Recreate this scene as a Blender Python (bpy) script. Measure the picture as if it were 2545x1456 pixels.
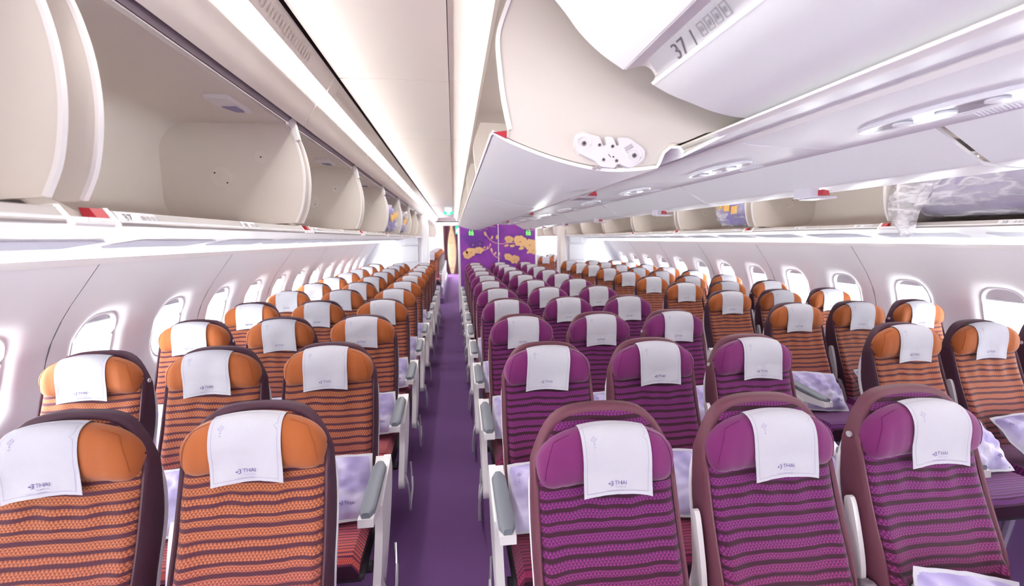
import bpy, math, random
from mathutils import Matrix, Vector, noise
import numpy as np

for o in list(bpy.data.objects):
    bpy.data.objects.remove(o, do_unlink=True)
SC = bpy.context.scene
COL = SC.collection
random.seed(7)

# ------------------------------------------------------------------ camera
CAM = Vector((-0.935, 0.0, 1.615))
F_PX, YAW, PITCH, ROLL = 1131.0, 0.1254, 0.12, -0.0099
fw = Vector((math.sin(YAW)*math.cos(PITCH), math.cos(YAW)*math.cos(PITCH), -math.sin(PITCH)))
rt = Vector((math.cos(YAW), -math.sin(YAW), 0))
up = rt.cross(fw)
rt2 = rt*math.cos(ROLL) + up*math.sin(ROLL)
up2 = up*math.cos(ROLL) - rt*math.sin(ROLL)
cd = bpy.data.cameras.new('camera')
cd.sensor_width = 36.0
cd.lens = F_PX/2545*36.0
cd.clip_start = 0.05
cd.dof.use_dof = True
cd.dof.focus_distance = 1.7
cd.dof.aperture_fstop = 3.2
co = bpy.data.objects.new('camera', cd)
COL.objects.link(co)
co.matrix_world = Matrix(((rt2.x, up2.x, -fw.x, CAM.x), (rt2.y, up2.y, -fw.y, CAM.y), (rt2.z, up2.z, -fw.z, CAM.z), (0, 0, 0, 1)))
SC.camera = co

# ------------------------------------------------------------------ world and exposure
W = bpy.data.worlds.new('sky')
SC.world = W
W.use_nodes = True
W.node_tree.nodes['Background'].inputs[0].default_value = (0.95, 1.0, 0.985, 1)
W.node_tree.nodes['Background'].inputs[1].default_value = 48.0
STRIP_E, COVE_E = 34.0, 2.6
SC.view_settings.view_transform = 'Standard'
SC.view_settings.look = 'None'
SC.view_settings.exposure = 0.06
SC.view_settings.gamma = 1.0
SC.view_settings.use_curve_mapping = False
SC.cycles.use_denoising = True
SC.cycles.max_bounces = 10
SC.cycles.diffuse_bounces = 6
SC.cycles.transparent_max_bounces = 12
SC.cycles.sample_clamp_indirect = 8.0
SC.cycles.caustics_reflective = False
SC.cycles.caustics_refractive = False

# ------------------------------------------------------------------ helpers
def lin(c):
    c = c/255.0
    return c/12.92 if c <= 0.04045 else ((c+0.055)/1.055)**2.4

def rgb(r, g, b):
    return (lin(r), lin(g), lin(b), 1.0)

MATS = {}

def mat(name, col, rough=0.5, spec=0.5, metal=0.0, emit=None, estr=0.0, noise_amt=0.0, noise_scale=30.0, bump=0.0, bump_scale=200.0, sheen=0.0):
    m = bpy.data.materials.new(name)
    m.use_nodes = True
    nt = m.node_tree
    b = nt.nodes['Principled BSDF']
    b.inputs['Base Color'].default_value = col
    b.inputs['Roughness'].default_value = rough
    b.inputs['Metallic'].default_value = metal
    b.inputs['Specular IOR Level'].default_value = spec
    if sheen:
        b.inputs['Sheen Weight'].default_value = sheen
        b.inputs['Sheen Roughness'].default_value = 0.5
    if emit:
        b.inputs['Emission Color'].default_value = emit
        b.inputs['Emission Strength'].default_value = estr
    tc = None
    if noise_amt or bump:
        tc = nt.nodes.new('ShaderNodeTexCoord')
    if noise_amt:
        n = nt.nodes.new('ShaderNodeTexNoise')
        n.inputs['Scale'].default_value = noise_scale
        n.inputs['Detail'].default_value = 4
        nt.links.new(tc.outputs['Object'], n.inputs['Vector'])
        mx = nt.nodes.new('ShaderNodeMix')
        mx.data_type = 'RGBA'
        mx.inputs['A'].default_value = tuple(v*(1-noise_amt) for v in col[:3])+(1,)
        mx.inputs['B'].default_value = tuple(min(1, v*(1+noise_amt)) for v in col[:3])+(1,)
        nt.links.new(n.outputs['Fac'], mx.inputs['Factor'])
        nt.links.new(mx.outputs['Result'], b.inputs['Base Color'])
    if bump:
        n2 = nt.nodes.new('ShaderNodeTexNoise')
        n2.inputs['Scale'].default_value = bump_scale
        n2.inputs['Detail'].default_value = 3
        nt.links.new(tc.outputs['Object'], n2.inputs['Vector'])
        bp = nt.nodes.new('ShaderNodeBump')
        bp.inputs['Strength'].default_value = bump
        bp.inputs['Distance'].default_value = 0.002
        nt.links.new(n2.outputs['Fac'], bp.inputs['Height'])
        nt.links.new(bp.outputs['Normal'], b.inputs['Normal'])
    MATS[name] = m
    return m

def emission(name, col, s):
    m = bpy.data.materials.new(name)
    m.use_nodes = True
    nt = m.node_tree
    nt.nodes.clear()
    e = nt.nodes.new('ShaderNodeEmission')
    e.inputs[0].default_value = col
    e.inputs[1].default_value = s
    o = nt.nodes.new('ShaderNodeOutputMaterial')
    nt.links.new(e.outputs[0], o.inputs[0])
    MATS[name] = m
    return m

def clear_mat(name, col, transp, rough=0.1):
    """thin clear sheet: part see-through, part glossy/diffuse film"""
    m = bpy.data.materials.new(name)
    m.use_nodes = True
    nt = m.node_tree
    b = nt.nodes['Principled BSDF']
    b.inputs['Base Color'].default_value = col
    b.inputs['Roughness'].default_value = rough
    t = nt.nodes.new('ShaderNodeBsdfTransparent')
    mx = nt.nodes.new('ShaderNodeMixShader')
    mx.inputs[0].default_value = transp
    nt.links.new(b.outputs[0], mx.inputs[1])
    nt.links.new(t.outputs[0], mx.inputs[2])
    nt.links.new(mx.outputs[0], nt.nodes['Material Output'].inputs[0])
    MATS[name] = m
    return m

def film_mat():
    """crumpled polythene: clear where taut, milky along the creases"""
    m = bpy.data.materials.new('plastic_film')
    m.use_nodes = True
    nt = m.node_tree
    k = NT(nt)
    b = nt.nodes['Principled BSDF']
    b.inputs['Base Color'].default_value = rgb(232, 230, 238)
    b.inputs['Roughness'].default_value = 0.2
    tc = nt.nodes.new('ShaderNodeTexCoord')
    n = nt.nodes.new('ShaderNodeTexNoise')
    n.inputs['Scale'].default_value = 7
    n.inputs['Detail'].default_value = 7
    n.inputs['Distortion'].default_value = 0.3
    mp = nt.nodes.new('ShaderNodeMapping')
    mp.inputs['Rotation'].default_value = (0.6, 0, 0)
    mp.inputs['Scale'].default_value = (1.0, 0.45, 1.8)
    nt.links.new(tc.outputs['Object'], mp.inputs['Vector'])
    nt.links.new(mp.outputs[0], n.inputs['Vector'])
    ridge = k.m('SUBTRACT', 1.0, k.m('MULTIPLY', k.m('ABSOLUTE', k.m('SUBTRACT', n.outputs['Fac'], 0.5)), 13.0))
    ridge = k.m('MAXIMUM', ridge, 0.0)
    bp = nt.nodes.new('ShaderNodeBump')
    bp.inputs['Strength'].default_value = 0.9
    bp.inputs['Distance'].default_value = 0.02
    nt.links.new(n.outputs['Fac'], bp.inputs['Height'])
    nt.links.new(bp.outputs[0], b.inputs['Normal'])
    t = nt.nodes.new('ShaderNodeBsdfTransparent')
    mx = nt.nodes.new('ShaderNodeMixShader')
    nt.links.new(k.m('SUBTRACT', 0.80, k.m('MULTIPLY', ridge, 0.42)), mx.inputs[0])
    nt.links.new(b.outputs[0], mx.inputs[1])
    nt.links.new(t.outputs[0], mx.inputs[2])
    nt.links.new(mx.outputs[0], nt.nodes['Material Output'].inputs[0])
    MATS['plastic_film'] = m

class NT:
    """tiny math-node builder"""
    def __init__(s, nt):
        s.nt = nt
    def m(s, op, a, b=None, c=None):
        n = s.nt.nodes.new('ShaderNodeMath')
        n.operation = op
        for i, v in enumerate((a, b, c)):
            if v is None:
                continue
            if isinstance(v, (int, float)):
                n.inputs[i].default_value = v
            else:
                s.nt.links.new(v, n.inputs[i])
        return n.outputs[0]
    def mix(s, f, a, b):
        n = s.nt.nodes.new('ShaderNodeMix')
        n.data_type = 'RGBA'
        for key, v in (('Factor', f), ('A', a), ('B', b)):
            if isinstance(v, tuple) or isinstance(v, float):
                n.inputs[key].default_value = v
            else:
                s.nt.links.new(v, n.inputs[key])
        return n.outputs['Result']
    def ramp(s, f, stops):
        n = s.nt.nodes.new('ShaderNodeValToRGB')
        e = n.color_ramp.elements
        while len(e) < len(stops):
            e.new(0.5)
        for i, (p, c) in enumerate(stops):
            e[i].position = p
            e[i].color = c
        s.nt.links.new(f, n.inputs[0])
        return n.outputs[0]

def fabric(name, stops, line, dark, period=0.029, wscale=1.0, slant=0.0):
    """woven striped upholstery: dark plum lines, triangle weave between them, colour ramp along V (metres)"""
    m = bpy.data.materials.new(name)
    m.use_nodes = True
    nt = m.node_tree
    k = NT(nt)
    b = nt.nodes['Principled BSDF']
    b.inputs['Roughness'].default_value = 0.85
    b.inputs['Specular IOR Level'].default_value = 0.2
    b.inputs['Sheen Weight'].default_value = 0.15
    uv = nt.nodes.new('ShaderNodeUVMap')
    sep = nt.nodes.new('ShaderNodeSeparateXYZ')
    nt.links.new(uv.outputs[0], sep.inputs[0])
    U, V = sep.outputs[0], sep.outputs[1]
    nz = nt.nodes.new('ShaderNodeTexNoise')
    nz.inputs['Scale'].default_value = 9
    nt.links.new(uv.outputs[0], nz.inputs['Vector'])
    wob = k.m('MULTIPLY', k.m('SINE', k.m('MULTIPLY', U, 24.0)), 0.0018)
    wob = k.m('ADD', wob, k.m('MULTIPLY', k.m('SUBTRACT', nz.outputs['Fac'], 0.5), 0.012))
    vv = k.m('ADD', k.m('ADD', V, wob), k.m('MULTIPLY', U, slant))
    TU, TV = 0.0105*wscale, 0.0068*wscale
    row = k.m('FLOOR', k.m('DIVIDE', vv, TV))
    uu = k.m('ADD', k.m('DIVIDE', U, TU), k.m('MULTIPLY', row, 0.5))
    tri = k.m('ABSOLUTE', k.m('SUBTRACT', k.m('MULTIPLY', k.m('FRACT', uu), 2.0), 1.0))
    fr = k.m('FRACT', k.m('DIVIDE', vv, TV))
    weave = k.m('GREATER_THAN', k.m('ADD', k.m('MULTIPLY', tri, 1.1), k.m('MULTIPLY', fr, 0.75)), 0.90)
    # stripes alternate between a thick and a thin gap
    p1 = k.m('FRACT', k.m('DIVIDE', vv, period*2))
    zig = k.m('MULTIPLY', k.m('SUBTRACT', tri, 0.5), 0.05)
    def band(c, w):
        return k.m('LESS_THAN', k.m('ADD', k.m('ABSOLUTE', k.m('SUBTRACT', p1, c)), zig), w)
    ln = k.m('MAXIMUM', band(0.22, 0.075), band(0.77, 0.095))
    base = k.ramp(V, stops)
    dk = k.mix(0.70, base, dark)
    c = k.mix(weave, base, dk)
    c = k.mix(ln, c, line)
    nt.links.new(c, b.inputs['Base Color'])
    bp = nt.nodes.new('ShaderNodeBump')
    bp.inputs['Strength'].default_value = 0.25
    bp.inputs['Distance'].default_value = 0.001
    nt.links.new(k.m('SUBTRACT', weave, ln), bp.inputs['Height'])
    nt.links.new(bp.outputs[0], b.inputs['Normal'])
    MATS[name] = m
    return m

class MB:
    """collects geometry for ONE mesh object"""
    def __init__(s):
        s.v, s.f, s.uv, s.mi = [], [], [], []
    def add(s, verts, faces, uvs=None, mi=0):
        o = len(s.v)
        s.v += [tuple(p) for p in verts]
        s.uv += list(uvs) if uvs else [(0, 0)]*len(verts)
        s.f += [tuple(i+o for i in f) for f in faces]
        s.mi += [mi]*len(faces)
        return s
    def grid(s, nu, nv, fn, cu=False, cv=False, uvf=None, mi=0):
        vs, us = [], []
        for j in range(nv):
            for i in range(nu):
                a = i/(nu if cu else nu-1)
                c = j/(nv if cv else nv-1)
                p = fn(a, c)
                vs.append(p)
                us.append(uvf(a, c, p) if uvf else (a, c))
        fs = []
        for j in range(nv if cv else nv-1):
            for i in range(nu if cu else nu-1):
                i2, j2 = (i+1) % nu, (j+1) % nv
                fs.append((j*nu+i, j*nu+i2, j2*nu+i2, j2*nu+i))
        return s.add(vs, fs, us, mi)
    def box(s, x0, x1, y0, y1, z0, z1, mi=0, bev=0.0):
        if bev <= 0:
            v = [(x, y, z) for z in (z0, z1) for y in (y0, y1) for x in (x0, x1)]
            return s.add(v, [(0, 2, 3, 1), (4, 5, 7, 6), (0, 1, 5, 4), (2, 6, 7, 3), (0, 4, 6, 2), (1, 3, 7, 5)], None, mi)
        b = min(bev, (x1-x0)/2.01, (y1-y0)/2.01, (z1-z0)/2.01)
        v, idx = [], {}
        for ax in range(3):
            for sx in (0, 1):
                for sy in (0, 1):
                    for sz in (0, 1):
                        q = [(x0+b, x1-b)[sx], (y0+b, y1-b)[sy], (z0+b, z1-b)[sz]]
                        q[ax] = ((x0, x1)[sx], (y0, y1)[sy], (z0, z1)[sz])[ax]
                        idx[(ax, sx, sy, sz)] = len(v)
                        v.append(tuple(q))
        g = lambda a, x, y, z: idx[(a, x, y, z)]
        f = []
        for t in (0, 1):
            f.append(tuple(g(0, t, a, c) for a, c in ((0, 0), (1, 0), (1, 1), (0, 1))))
            f.append(tuple(g(1, a, t, c) for a, c in ((0, 0), (1, 0), (1, 1), (0, 1))))
            f.append(tuple(g(2, a, c, t) for a, c in ((0, 0), (1, 0), (1, 1), (0, 1))))
        for a in (0, 1):
            for c in (0, 1):
                f.append((g(0, a, c, 0), g(1, a, c, 0), g(1, a, c, 1), g(0, a, c, 1)))
                f.append((g(0, a, 0, c), g(2, a, 0, c), g(2, a, 1, c), g(0, a, 1, c)))
                f.append((g(1, 0, a, c), g(2, 0, a, c), g(2, 1, a, c), g(1, 1, a, c)))
        for a in (0, 1):
            for c in (0, 1):
                for e in (0, 1):
                    f.append((g(0, a, c, e), g(1, a, c, e), g(2, a, c, e)))
        return s.add(v, f, None, mi)
    def tube(s, pts, r, n=8, closed=False, mi=0):
        P = [Vector(p) for p in pts]
        N = len(P)
        rings = []
        for i in range(N):
            if closed:
                t = P[(i+1) % N]-P[i-1]
            else:
                t = P[min(i+1, N-1)]-P[max(i-1, 0)]
            t.normalize()
            ref = Vector((0, 0, 1)) if abs(t.z) < 0.9 else Vector((1, 0, 0))
            a = t.cross(ref).normalized()
            b = t.cross(a)
            rr = r[i] if isinstance(r, (list, tuple)) else r
            rings.append([P[i]+(a*math.cos(2*math.pi*q/n)+b*math.sin(2*math.pi*q/n))*rr for q in range(n)])
        v = [p for ring in rings for p in ring]
        f = []
        for i in range(N if closed else N-1):
            for q in range(n):
                i2 = (i+1) % N
                f.append((i*n+q, i*n+(q+1) % n, i2*n+(q+1) % n, i2*n+q))
        if not closed:
            f.append(tuple(range(n))[::-1])
            f.append(tuple((N-1)*n+q for q in range(n)))
        return s.add(v, f, None, mi)
    def prism(s, poly, axis, a0, a1, mi=0, uvs=None):
        """2-D polygon extruded along an axis. axis 'y': poly in (x,z); 'x': poly in (y,z); 'z': poly in (x,y)"""
        def P(p, a):
            return {'y': (p[0], a, p[1]), 'x': (a, p[0], p[1]), 'z': (p[0], p[1], a)}[axis]
        n = len(poly)
        v = [P(p, a0) for p in poly]+[P(p, a1) for p in poly]
        f = [tuple(range(n))[::-1], tuple(range(n, 2*n))]
        for i in range(n):
            j = (i+1) % n
            f.append((i, j, n+j, n+i))
        return s.add(v, f, None, mi)
    def strip(s, prof, y0, y1, th=0.0, ny=1, mi=0):
        """open (x,z) profile extruded along y, with thickness th to its left side"""
        n = len(prof)
        if th == 0:
            v, f = [], []
            for j in range(ny+1):
                y = y0+(y1-y0)*j/ny
                v += [(p[0], y, p[1]) for p in prof]
            for j in range(ny):
                for i in range(n-1):
                    f.append((j*n+i, j*n+i+1, (j+1)*n+i+1, (j+1)*n+i))
            return s.add(v, f, None, mi)
        off = []
        for i in range(n):
            a, b = prof[max(i-1, 0)], prof[min(i+1, n-1)]
            dx, dz = b[0]-a[0], b[1]-a[1]
            L = math.hypot(dx, dz) or 1
            off.append((prof[i][0]-dz/L*th, prof[i][1]+dx/L*th))
        poly = list(prof)+off[::-1]
        m = len(poly)
        v = [(p[0], y0, p[1]) for p in poly]+[(p[0], y1, p[1]) for p in poly]
        f = []
        for i in range(m):
            j = (i+1) % m
            f.append((i, j, m+j, m+i))
        for i in range(n-1):
            for base in (0, m):
                f.append((base+i, base+i+1, base+m-2-i, base+m-1-i))
        return s.add(v, f, None, mi)
    def disc(s, c, r, normal='-y', n=20, h=0.003, mi=0):
        cx, cy, cz = c
        poly = [(r*math.cos(2*math.pi*q/n), r*math.sin(2*math.pi*q/n)) for q in range(n)]
        if normal in ('-y', 'y'):
            return s.prism([(cx+a, cz+b) for a, b in poly], 'y', cy-h/2, cy+h/2, mi)
        if normal in ('x', '-x'):
            return s.prism([(cy+a, cz+b) for a, b in poly], 'x', cx-h/2, cx+h/2, mi)
        return s.prism([(cx+a, cy+b) for a, b in poly], 'z', cz-h/2, cz+h/2, mi)
    def mirror(s):
        s.v = [(-p[0], p[1], p[2]) for p in s.v]
        s.f = [f[::-1] for f in s.f]
        return s
    def mesh(s, name, mats, smooth=True, angle=35):
        me = bpy.data.meshes.new(name)
        me.from_pydata(s.v, [], s.f)
        for mm in (mats if isinstance(mats, (list, tuple)) else [mats]):
            me.materials.append(MATS[mm] if isinstance(mm, str) else mm)
        uvl = me.uv_layers.new(name='UVMap')
        li = np.empty(len(me.loops), dtype=np.int32)
        me.loops.foreach_get('vertex_index', li)
        u = np.array(s.uv, dtype=np.float32)[li]
        uvl.data.foreach_set('uv', u.ravel())
        me.polygons.foreach_set('material_index', s.mi)
        if smooth:
            me.polygons.foreach_set('use_smooth', [True]*len(me.polygons))
            me.set_sharp_from_angle(angle=math.radians(angle))
        me.update()
        return me

def link(name, data, parent=None, loc=(0, 0, 0), rot=(0, 0, 0), scale=None):
    o = bpy.data.objects.new(name, data)
    COL.objects.link(o)
    o.location = loc
    o.rotation_euler = rot
    if scale:
        o.scale = scale
    if parent:
        o.parent = parent
    return o

def obj(name, mb, mats, parent=None, smooth=True, angle=35, **kw):
    return link(name, mb.mesh(name, mats, smooth, angle), parent, **kw)

def tag(o, label=None, cat=None, group=None, kind=None):
    if label:
        o['label'] = label
    if cat:
        o['category'] = cat
    if group:
        o['group'] = group
    if kind:
        o['kind'] = kind
    return o

def thing(name, label, cat, loc=(0, 0, 0), group=None, rot=(0, 0, 0), kind=None):
    return tag(link(name, None, None, loc, rot), label, cat, group, kind)

def struct(name, label, cat='setting'):
    return thing(name, label, cat, kind='structure')

ORD = ['first', 'second', 'third', 'fourth', 'fifth', 'sixth', 'seventh', 'eighth', 'ninth', 'tenth', 'eleventh', 'twelfth',
       'thirteenth', 'fourteenth', 'fifteenth', 'sixteenth', 'seventeenth', 'eighteenth', 'nineteenth', 'twentieth']

_text_cache = {}
def text_tris(s):
    """flat text as (verts2d, faces), 1 unit = cap size, origin left baseline"""
    if s in _text_cache:
        return _text_cache[s]
    cu = bpy.data.curves.new('lettering', 'FONT')
    cu.body = s
    cu.resolution_u = 3
    to = bpy.data.objects.new('lettering', cu)
    me = to.to_mesh()
    v = [(p.co.x, p.co.y) for p in me.vertices]
    f = [tuple(p.vertices) for p in me.polygons]
    to.to_mesh_clear()
    bpy.data.objects.remove(to)
    bpy.data.curves.remove(cu)
    _text_cache[s] = (v, f)
    return v, f

def put_text(mb, s, fn, x0, y0, size, mi=0, sx=1.0):
    """fn maps 2-D print coordinates to 3-D"""
    v, f = text_tris(s)
    mb.add([fn(x0+p[0]*size*sx, y0+p[1]*size) for p in v], f, None, mi)

def text_width(s):
    v, _ = text_tris(s)
    return max(p[0] for p in v)

def lerp(a, b, t):
    return a+(b-a)*t

def interp(x, xs, ys):
    return float(np.interp(x, xs, ys))

def smooth01(t):
    t = max(0.0, min(1.0, t))
    return t*t*(3-2*t)

def arc_poly(pts, n=6):
    """Catmull-Rom through 2-D points"""
    P = [Vector((p[0], p[1], 0)) for p in pts]
    out = []
    for i in range(len(P)-1):
        p0, p1, p2, p3 = P[max(i-1, 0)], P[i], P[i+1], P[min(i+2, len(P)-1)]
        for q in range(n):
            t = q/n
            r = 0.5*((2*p1)+(p2-p0)*t+(2*p0-5*p1+4*p2-p3)*t*t+(3*p1-p0-3*p2+p3)*t**3)
            out.append((r.x, r.y))
    out.append((P[-1].x, P[-1].y))
    return out

# ------------------------------------------------------------------ materials
mat('ceiling_white', rgb(240, 234, 228), 0.45)
mat('cove_white', rgb(242, 236, 230), 0.4)
mat('vent_white', rgb(238, 232, 226), 0.5)
mat('soffit', rgb(228, 220, 213), 0.45)
mat('dark_gap', rgb(70, 62, 64), 0.7)
mat('rail_grey', rgb(150, 138, 146), 0.4)
mat('panel_white', rgb(232, 230, 234), 0.4, bump=0.03, bump_scale=400)
mat('psu_white', rgb(240, 241, 244), 0.4)
mat('psu_plain', rgb(230, 231, 236), 0.32)
mat('bin_beige', rgb(216, 208, 202), 0.55, noise_amt=0.03, noise_scale=6, bump=0.08, bump_scale=500)
mat('bin_back', rgb(222, 214, 208), 0.5, noise_amt=0.03, noise_scale=5)
mat('bin_edge', rgb(236, 232, 232), 0.35)
mat('lip_grey', rgb(152, 145, 144), 0.45)
mat('bucket_white', rgb(240, 241, 243), 0.35, bump=0.04, bump_scale=350)
mat('bucket_end', rgb(208, 200, 193), 0.5, noise_amt=0.02, noise_scale=4)
mat('latch_plastic', rgb(222, 218, 222), 0.35)
mat('latch_grey', rgb(160, 148, 150), 0.5)  # plain mid-grey plastic of the catch lever
mat('screw', rgb(150, 140, 140), 0.3, metal=0.7)
mat('black_mark', rgb(50, 40, 45), 0.6)
mat('louvre_grey', rgb(196, 196, 206), 0.4)
mat('handle_grey', rgb(205, 200, 210), 0.3)
mat('red_tag', rgb(158, 24, 42), 0.5)
mat('placard', rgb(190, 188, 192), 0.4)
mat('print_grey', rgb(96, 90, 98), 0.6)
mat('print_light', rgb(150, 146, 152), 0.6)
mat('orange_cloth', rgb(150, 80, 38), 0.8, 0.2, noise_amt=0.08, noise_scale=300, bump=0.2, bump_scale=900, sheen=0.2)
mat('orange_piping', rgb(138, 70, 32), 0.8, 0.2)
mat('purple_cloth', rgb(102, 30, 86), 0.8, 0.2, noise_amt=0.08, noise_scale=300, bump=0.2, bump_scale=900, sheen=0.2)
mat('purple_piping', rgb(88, 25, 74), 0.8, 0.2)
mat('plum', rgb(64, 32, 48), 0.6, 0.35, noise_amt=0.06, noise_scale=60)
mat('plum_warm', rgb(92, 48, 62), 0.6, 0.35, noise_amt=0.06, noise_scale=60)
mat('shell_white', rgb(226, 224, 230), 0.35)
mat('arm_white', rgb(228, 225, 226), 0.35)
mat('arm_pad', rgb(108, 112, 122), 0.5)
mat('bar_metal', rgb(205, 203, 210), 0.25, metal=0.6)
mat('frame_dark', rgb(48, 42, 48), 0.6)
mat('cap_metal', rgb(215, 212, 215), 0.3, metal=0.4)
mat('cloth_white', rgb(184, 182, 190), 0.85, 0.15, noise_amt=0.02, noise_scale=60, bump=0.25, bump_scale=350)
mat('print_violet', rgb(96, 78, 136), 0.8)
mat('print_pale', rgb(138, 128, 164), 0.8)
mat('window_reveal', rgb(238, 236, 242), 0.4)
mat('joint_grey', rgb(120, 116, 124), 0.7)
mat('shade_grey', rgb(205, 202, 210), 0.5)
mat('partition_white', rgb(238, 238, 242), 0.4)
mat('partition_beige', rgb(216, 208, 202), 0.5)
mat('gold', rgb(222, 178, 128), 0.5)
mat('gold_dark', rgb(190, 140, 96), 0.5)
mat('stem_pink', rgb(206, 150, 170), 0.5)
mat('violet_shade', rgb(92, 40, 130), 0.5)
mat('curtain', rgb(66, 26, 44), 0.8, noise_amt=0.1, noise_scale=40)
mat('galley_beige', rgb(196, 174, 140), 0.5)
mat('galley_wall', rgb(176, 166, 160), 0.5)
mat('blanket_lilac', rgb(140, 130, 186), 0.85, noise_amt=0.15, noise_scale=30)
mat('blanket_grey', rgb(150, 142, 168), 0.85, noise_amt=0.2, noise_scale=18)
mat('tape_yellow', rgb(226, 178, 92), 0.5)
film_mat()
clear_mat('window_pane', rgb(240, 244, 250), 0.92, 0.05)
mat('lens', rgb(150, 150, 165), 0.12, 0.8, metal=0.3)
mat('bezel', rgb(226, 225, 232), 0.2)
emission('lamp_glow', (1.0, 0.98, 0.95, 1), 6.0)
emission('strip_light', (1.0, 0.965, 0.92, 1), STRIP_E)
emission('cove_light', (0.97, 0.97, 1.0, 1), COVE_E)
emission('sign_green', (0.05, 0.9, 0.45, 1), 1.6)
emission('sign_lime', (0.25, 0.95, 0.2, 1), 1.3)
emission('sign_white', (0.9, 1.0, 0.97, 1), 3.0)

OR = [(0.42, rgb(150, 71, 94)), (0.58, rgb(156, 81, 85)), (0.72, rgb(162, 95, 68)), (0.95, rgb(164, 99, 61))]
PU = [(0.42, rgb(138, 52, 74)), (0.58, rgb(122, 42, 88)), (0.75, rgb(112, 38, 100)), (0.95, rgb(112, 38, 104))]
fabric('orange_stripe', OR, rgb(68, 33, 46), rgb(84, 32, 34))
fabric('purple_stripe', PU, rgb(48, 17, 33), rgb(48, 14, 40))
fabric('orange_seat', [(0.0, rgb(150, 44, 110)), (0.25, rgb(168, 52, 100)), (0.45, rgb(196, 88, 70))], rgb(84, 34, 62), rgb(110, 36, 60), 0.018, 0.7)
fabric('purple_seat', [(0.0, rgb(150, 44, 50)), (0.25, rgb(150, 42, 64)), (0.45, rgb(140, 40, 84))], rgb(72, 22, 40), rgb(90, 20, 50), 0.018, 0.7)
fabric('right_seat', [(0.0, rgb(128, 44, 112)), (0.25, rgb(132, 48, 118)), (0.45, rgb(110, 50, 124))], rgb(66, 24, 62), rgb(80, 26, 76), 0.018, 0.7)

# carpet: purple pile with fine mottling
def carpet():
    m = bpy.data.materials.new('carpet')
    m.use_nodes = True
    nt = m.node_tree
    k = NT(nt)
    b = nt.nodes['Principled BSDF']
    b.inputs['Roughness'].default_value = 0.95
    b.inputs['Specular IOR Level'].default_value = 0.1
    tc = nt.nodes.new('ShaderNodeTexCoord')
    n1 = nt.nodes.new('ShaderNodeTexNoise')
    n1.inputs['Scale'].default_value = 350
    nt.links.new(tc.outputs['Object'], n1.inputs['Vector'])
    n2 = nt.nodes.new('ShaderNodeTexNoise')
    n2.inputs['Scale'].default_value = 3
    nt.links.new(tc.outputs['Object'], n2.inputs['Vector'])
    c = k.mix(n1.outputs['Fac'], rgb(78, 50, 94), rgb(112, 82, 130))
    c = k.mix(k.m('MULTIPLY', n2.outputs['Fac'], 0.35), c, rgb(98, 58, 104))
    nt.links.new(c, b.inputs['Base Color'])
    bp = nt.nodes.new('ShaderNodeBump')
    bp.inputs['Strength'].default_value = 0.5
    bp.inputs['Distance'].default_value = 0.003
    nt.links.new(n1.outputs['Fac'], bp.inputs['Height'])
    nt.links.new(bp.outputs[0], b.inputs['Normal'])
    MATS['carpet'] = m
carpet()

# purple bulkhead laminate: violet with cloudy lighter and darker zones (printed decor)
def bulkhead_mat():
    m = bpy.data.materials.new('bulkhead_violet')
    m.use_nodes = True
    nt = m.node_tree
    k = NT(nt)
    b = nt.nodes['Principled BSDF']
    b.inputs['Roughness'].default_value = 0.5
    tc = nt.nodes.new('ShaderNodeTexCoord')
    n = nt.nodes.new('ShaderNodeTexNoise')
    n.inputs['Scale'].default_value = 1.6
    n.inputs['Detail'].default_value = 5
    nt.links.new(tc.outputs['Object'], n.inputs['Vector'])
    c = k.ramp(n.outputs['Fac'], [(0.35, rgb(100, 38, 140)), (0.52, rgb(136, 52, 160)), (0.68, rgb(158, 72, 176))])
    nt.links.new(c, b.inputs['Base Color'])
    MATS['bulkhead_violet'] = m
bulkhead_mat()

# pillow cover: white nonwoven with printed lavender blossom clouds
def pillow_mat():
    m = bpy.data.materials.new('pillow_print')
    m.use_nodes = True
    nt = m.node_tree
    k = NT(nt)
    b = nt.nodes['Principled BSDF']
    b.inputs['Roughness'].default_value = 0.8
    b.inputs['Specular IOR Level'].default_value = 0.2
    tc = nt.nodes.new('ShaderNodeTexCoord')
    n = nt.nodes.new('ShaderNodeTexNoise')
    n.inputs['Scale'].default_value = 4.5
    n.inputs['Detail'].default_value = 1.5
    n.inputs['Distortion'].default_value = 1.2
    nt.links.new(tc.outputs['Object'], n.inputs['Vector'])
    c = k.ramp(n.outputs['Fac'], [(0.32, rgb(140, 128, 174)), (0.5, rgb(172, 162, 200)), (0.68, rgb(212, 208, 224))])
    nt.links.new(c, b.inputs['Base Color'])
    MATS['pillow_print'] = m
pillow_mat()

# ------------------------------------------------------------------ cabin sizes
B = 1.305                       # overhead bin / sidewall panel module
P = 0.8128                      # seat pitch
D0 = {'L': 1.4045, 'C': 1.2423, 'R': 1.382}
Y_NEAR, Y_END, Y_PART = -1.9, 22.0, 10.40
SEAM0 = 2.37
WZ = [0.0, 0.35, 0.7, 0.95, 1.1, 1.22, 1.32, 1.42, 1.52]
WX = [2.82, 2.90, 2.925, 2.90, 2.86, 2.80, 2.735, 2.66, 2.586]
def wall_x(z):
    return interp(z, WZ, WX)

# ------------------------------------------------------------------ floor
mb = MB()
mb.box(-2.95, 2.95, Y_NEAR-0.1, Y_END+0.1, -0.06, 0.0)
tag(obj('floor', mb, 'carpet', smooth=False), 'purple carpet of the cabin floor running down the aisle', 'floor', kind='structure')

# ------------------------------------------------------------------ side walls with windows
WIN_C, WIN_A, WIN_B = 1.04, 0.128, 0.18
def superell(th, a, b, e):
    c, s_ = math.cos(th), math.sin(th)
    return (a*math.copysign(abs(c)**(2/e), c), b*math.copysign(abs(s_)**(2/e), s_))

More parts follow.
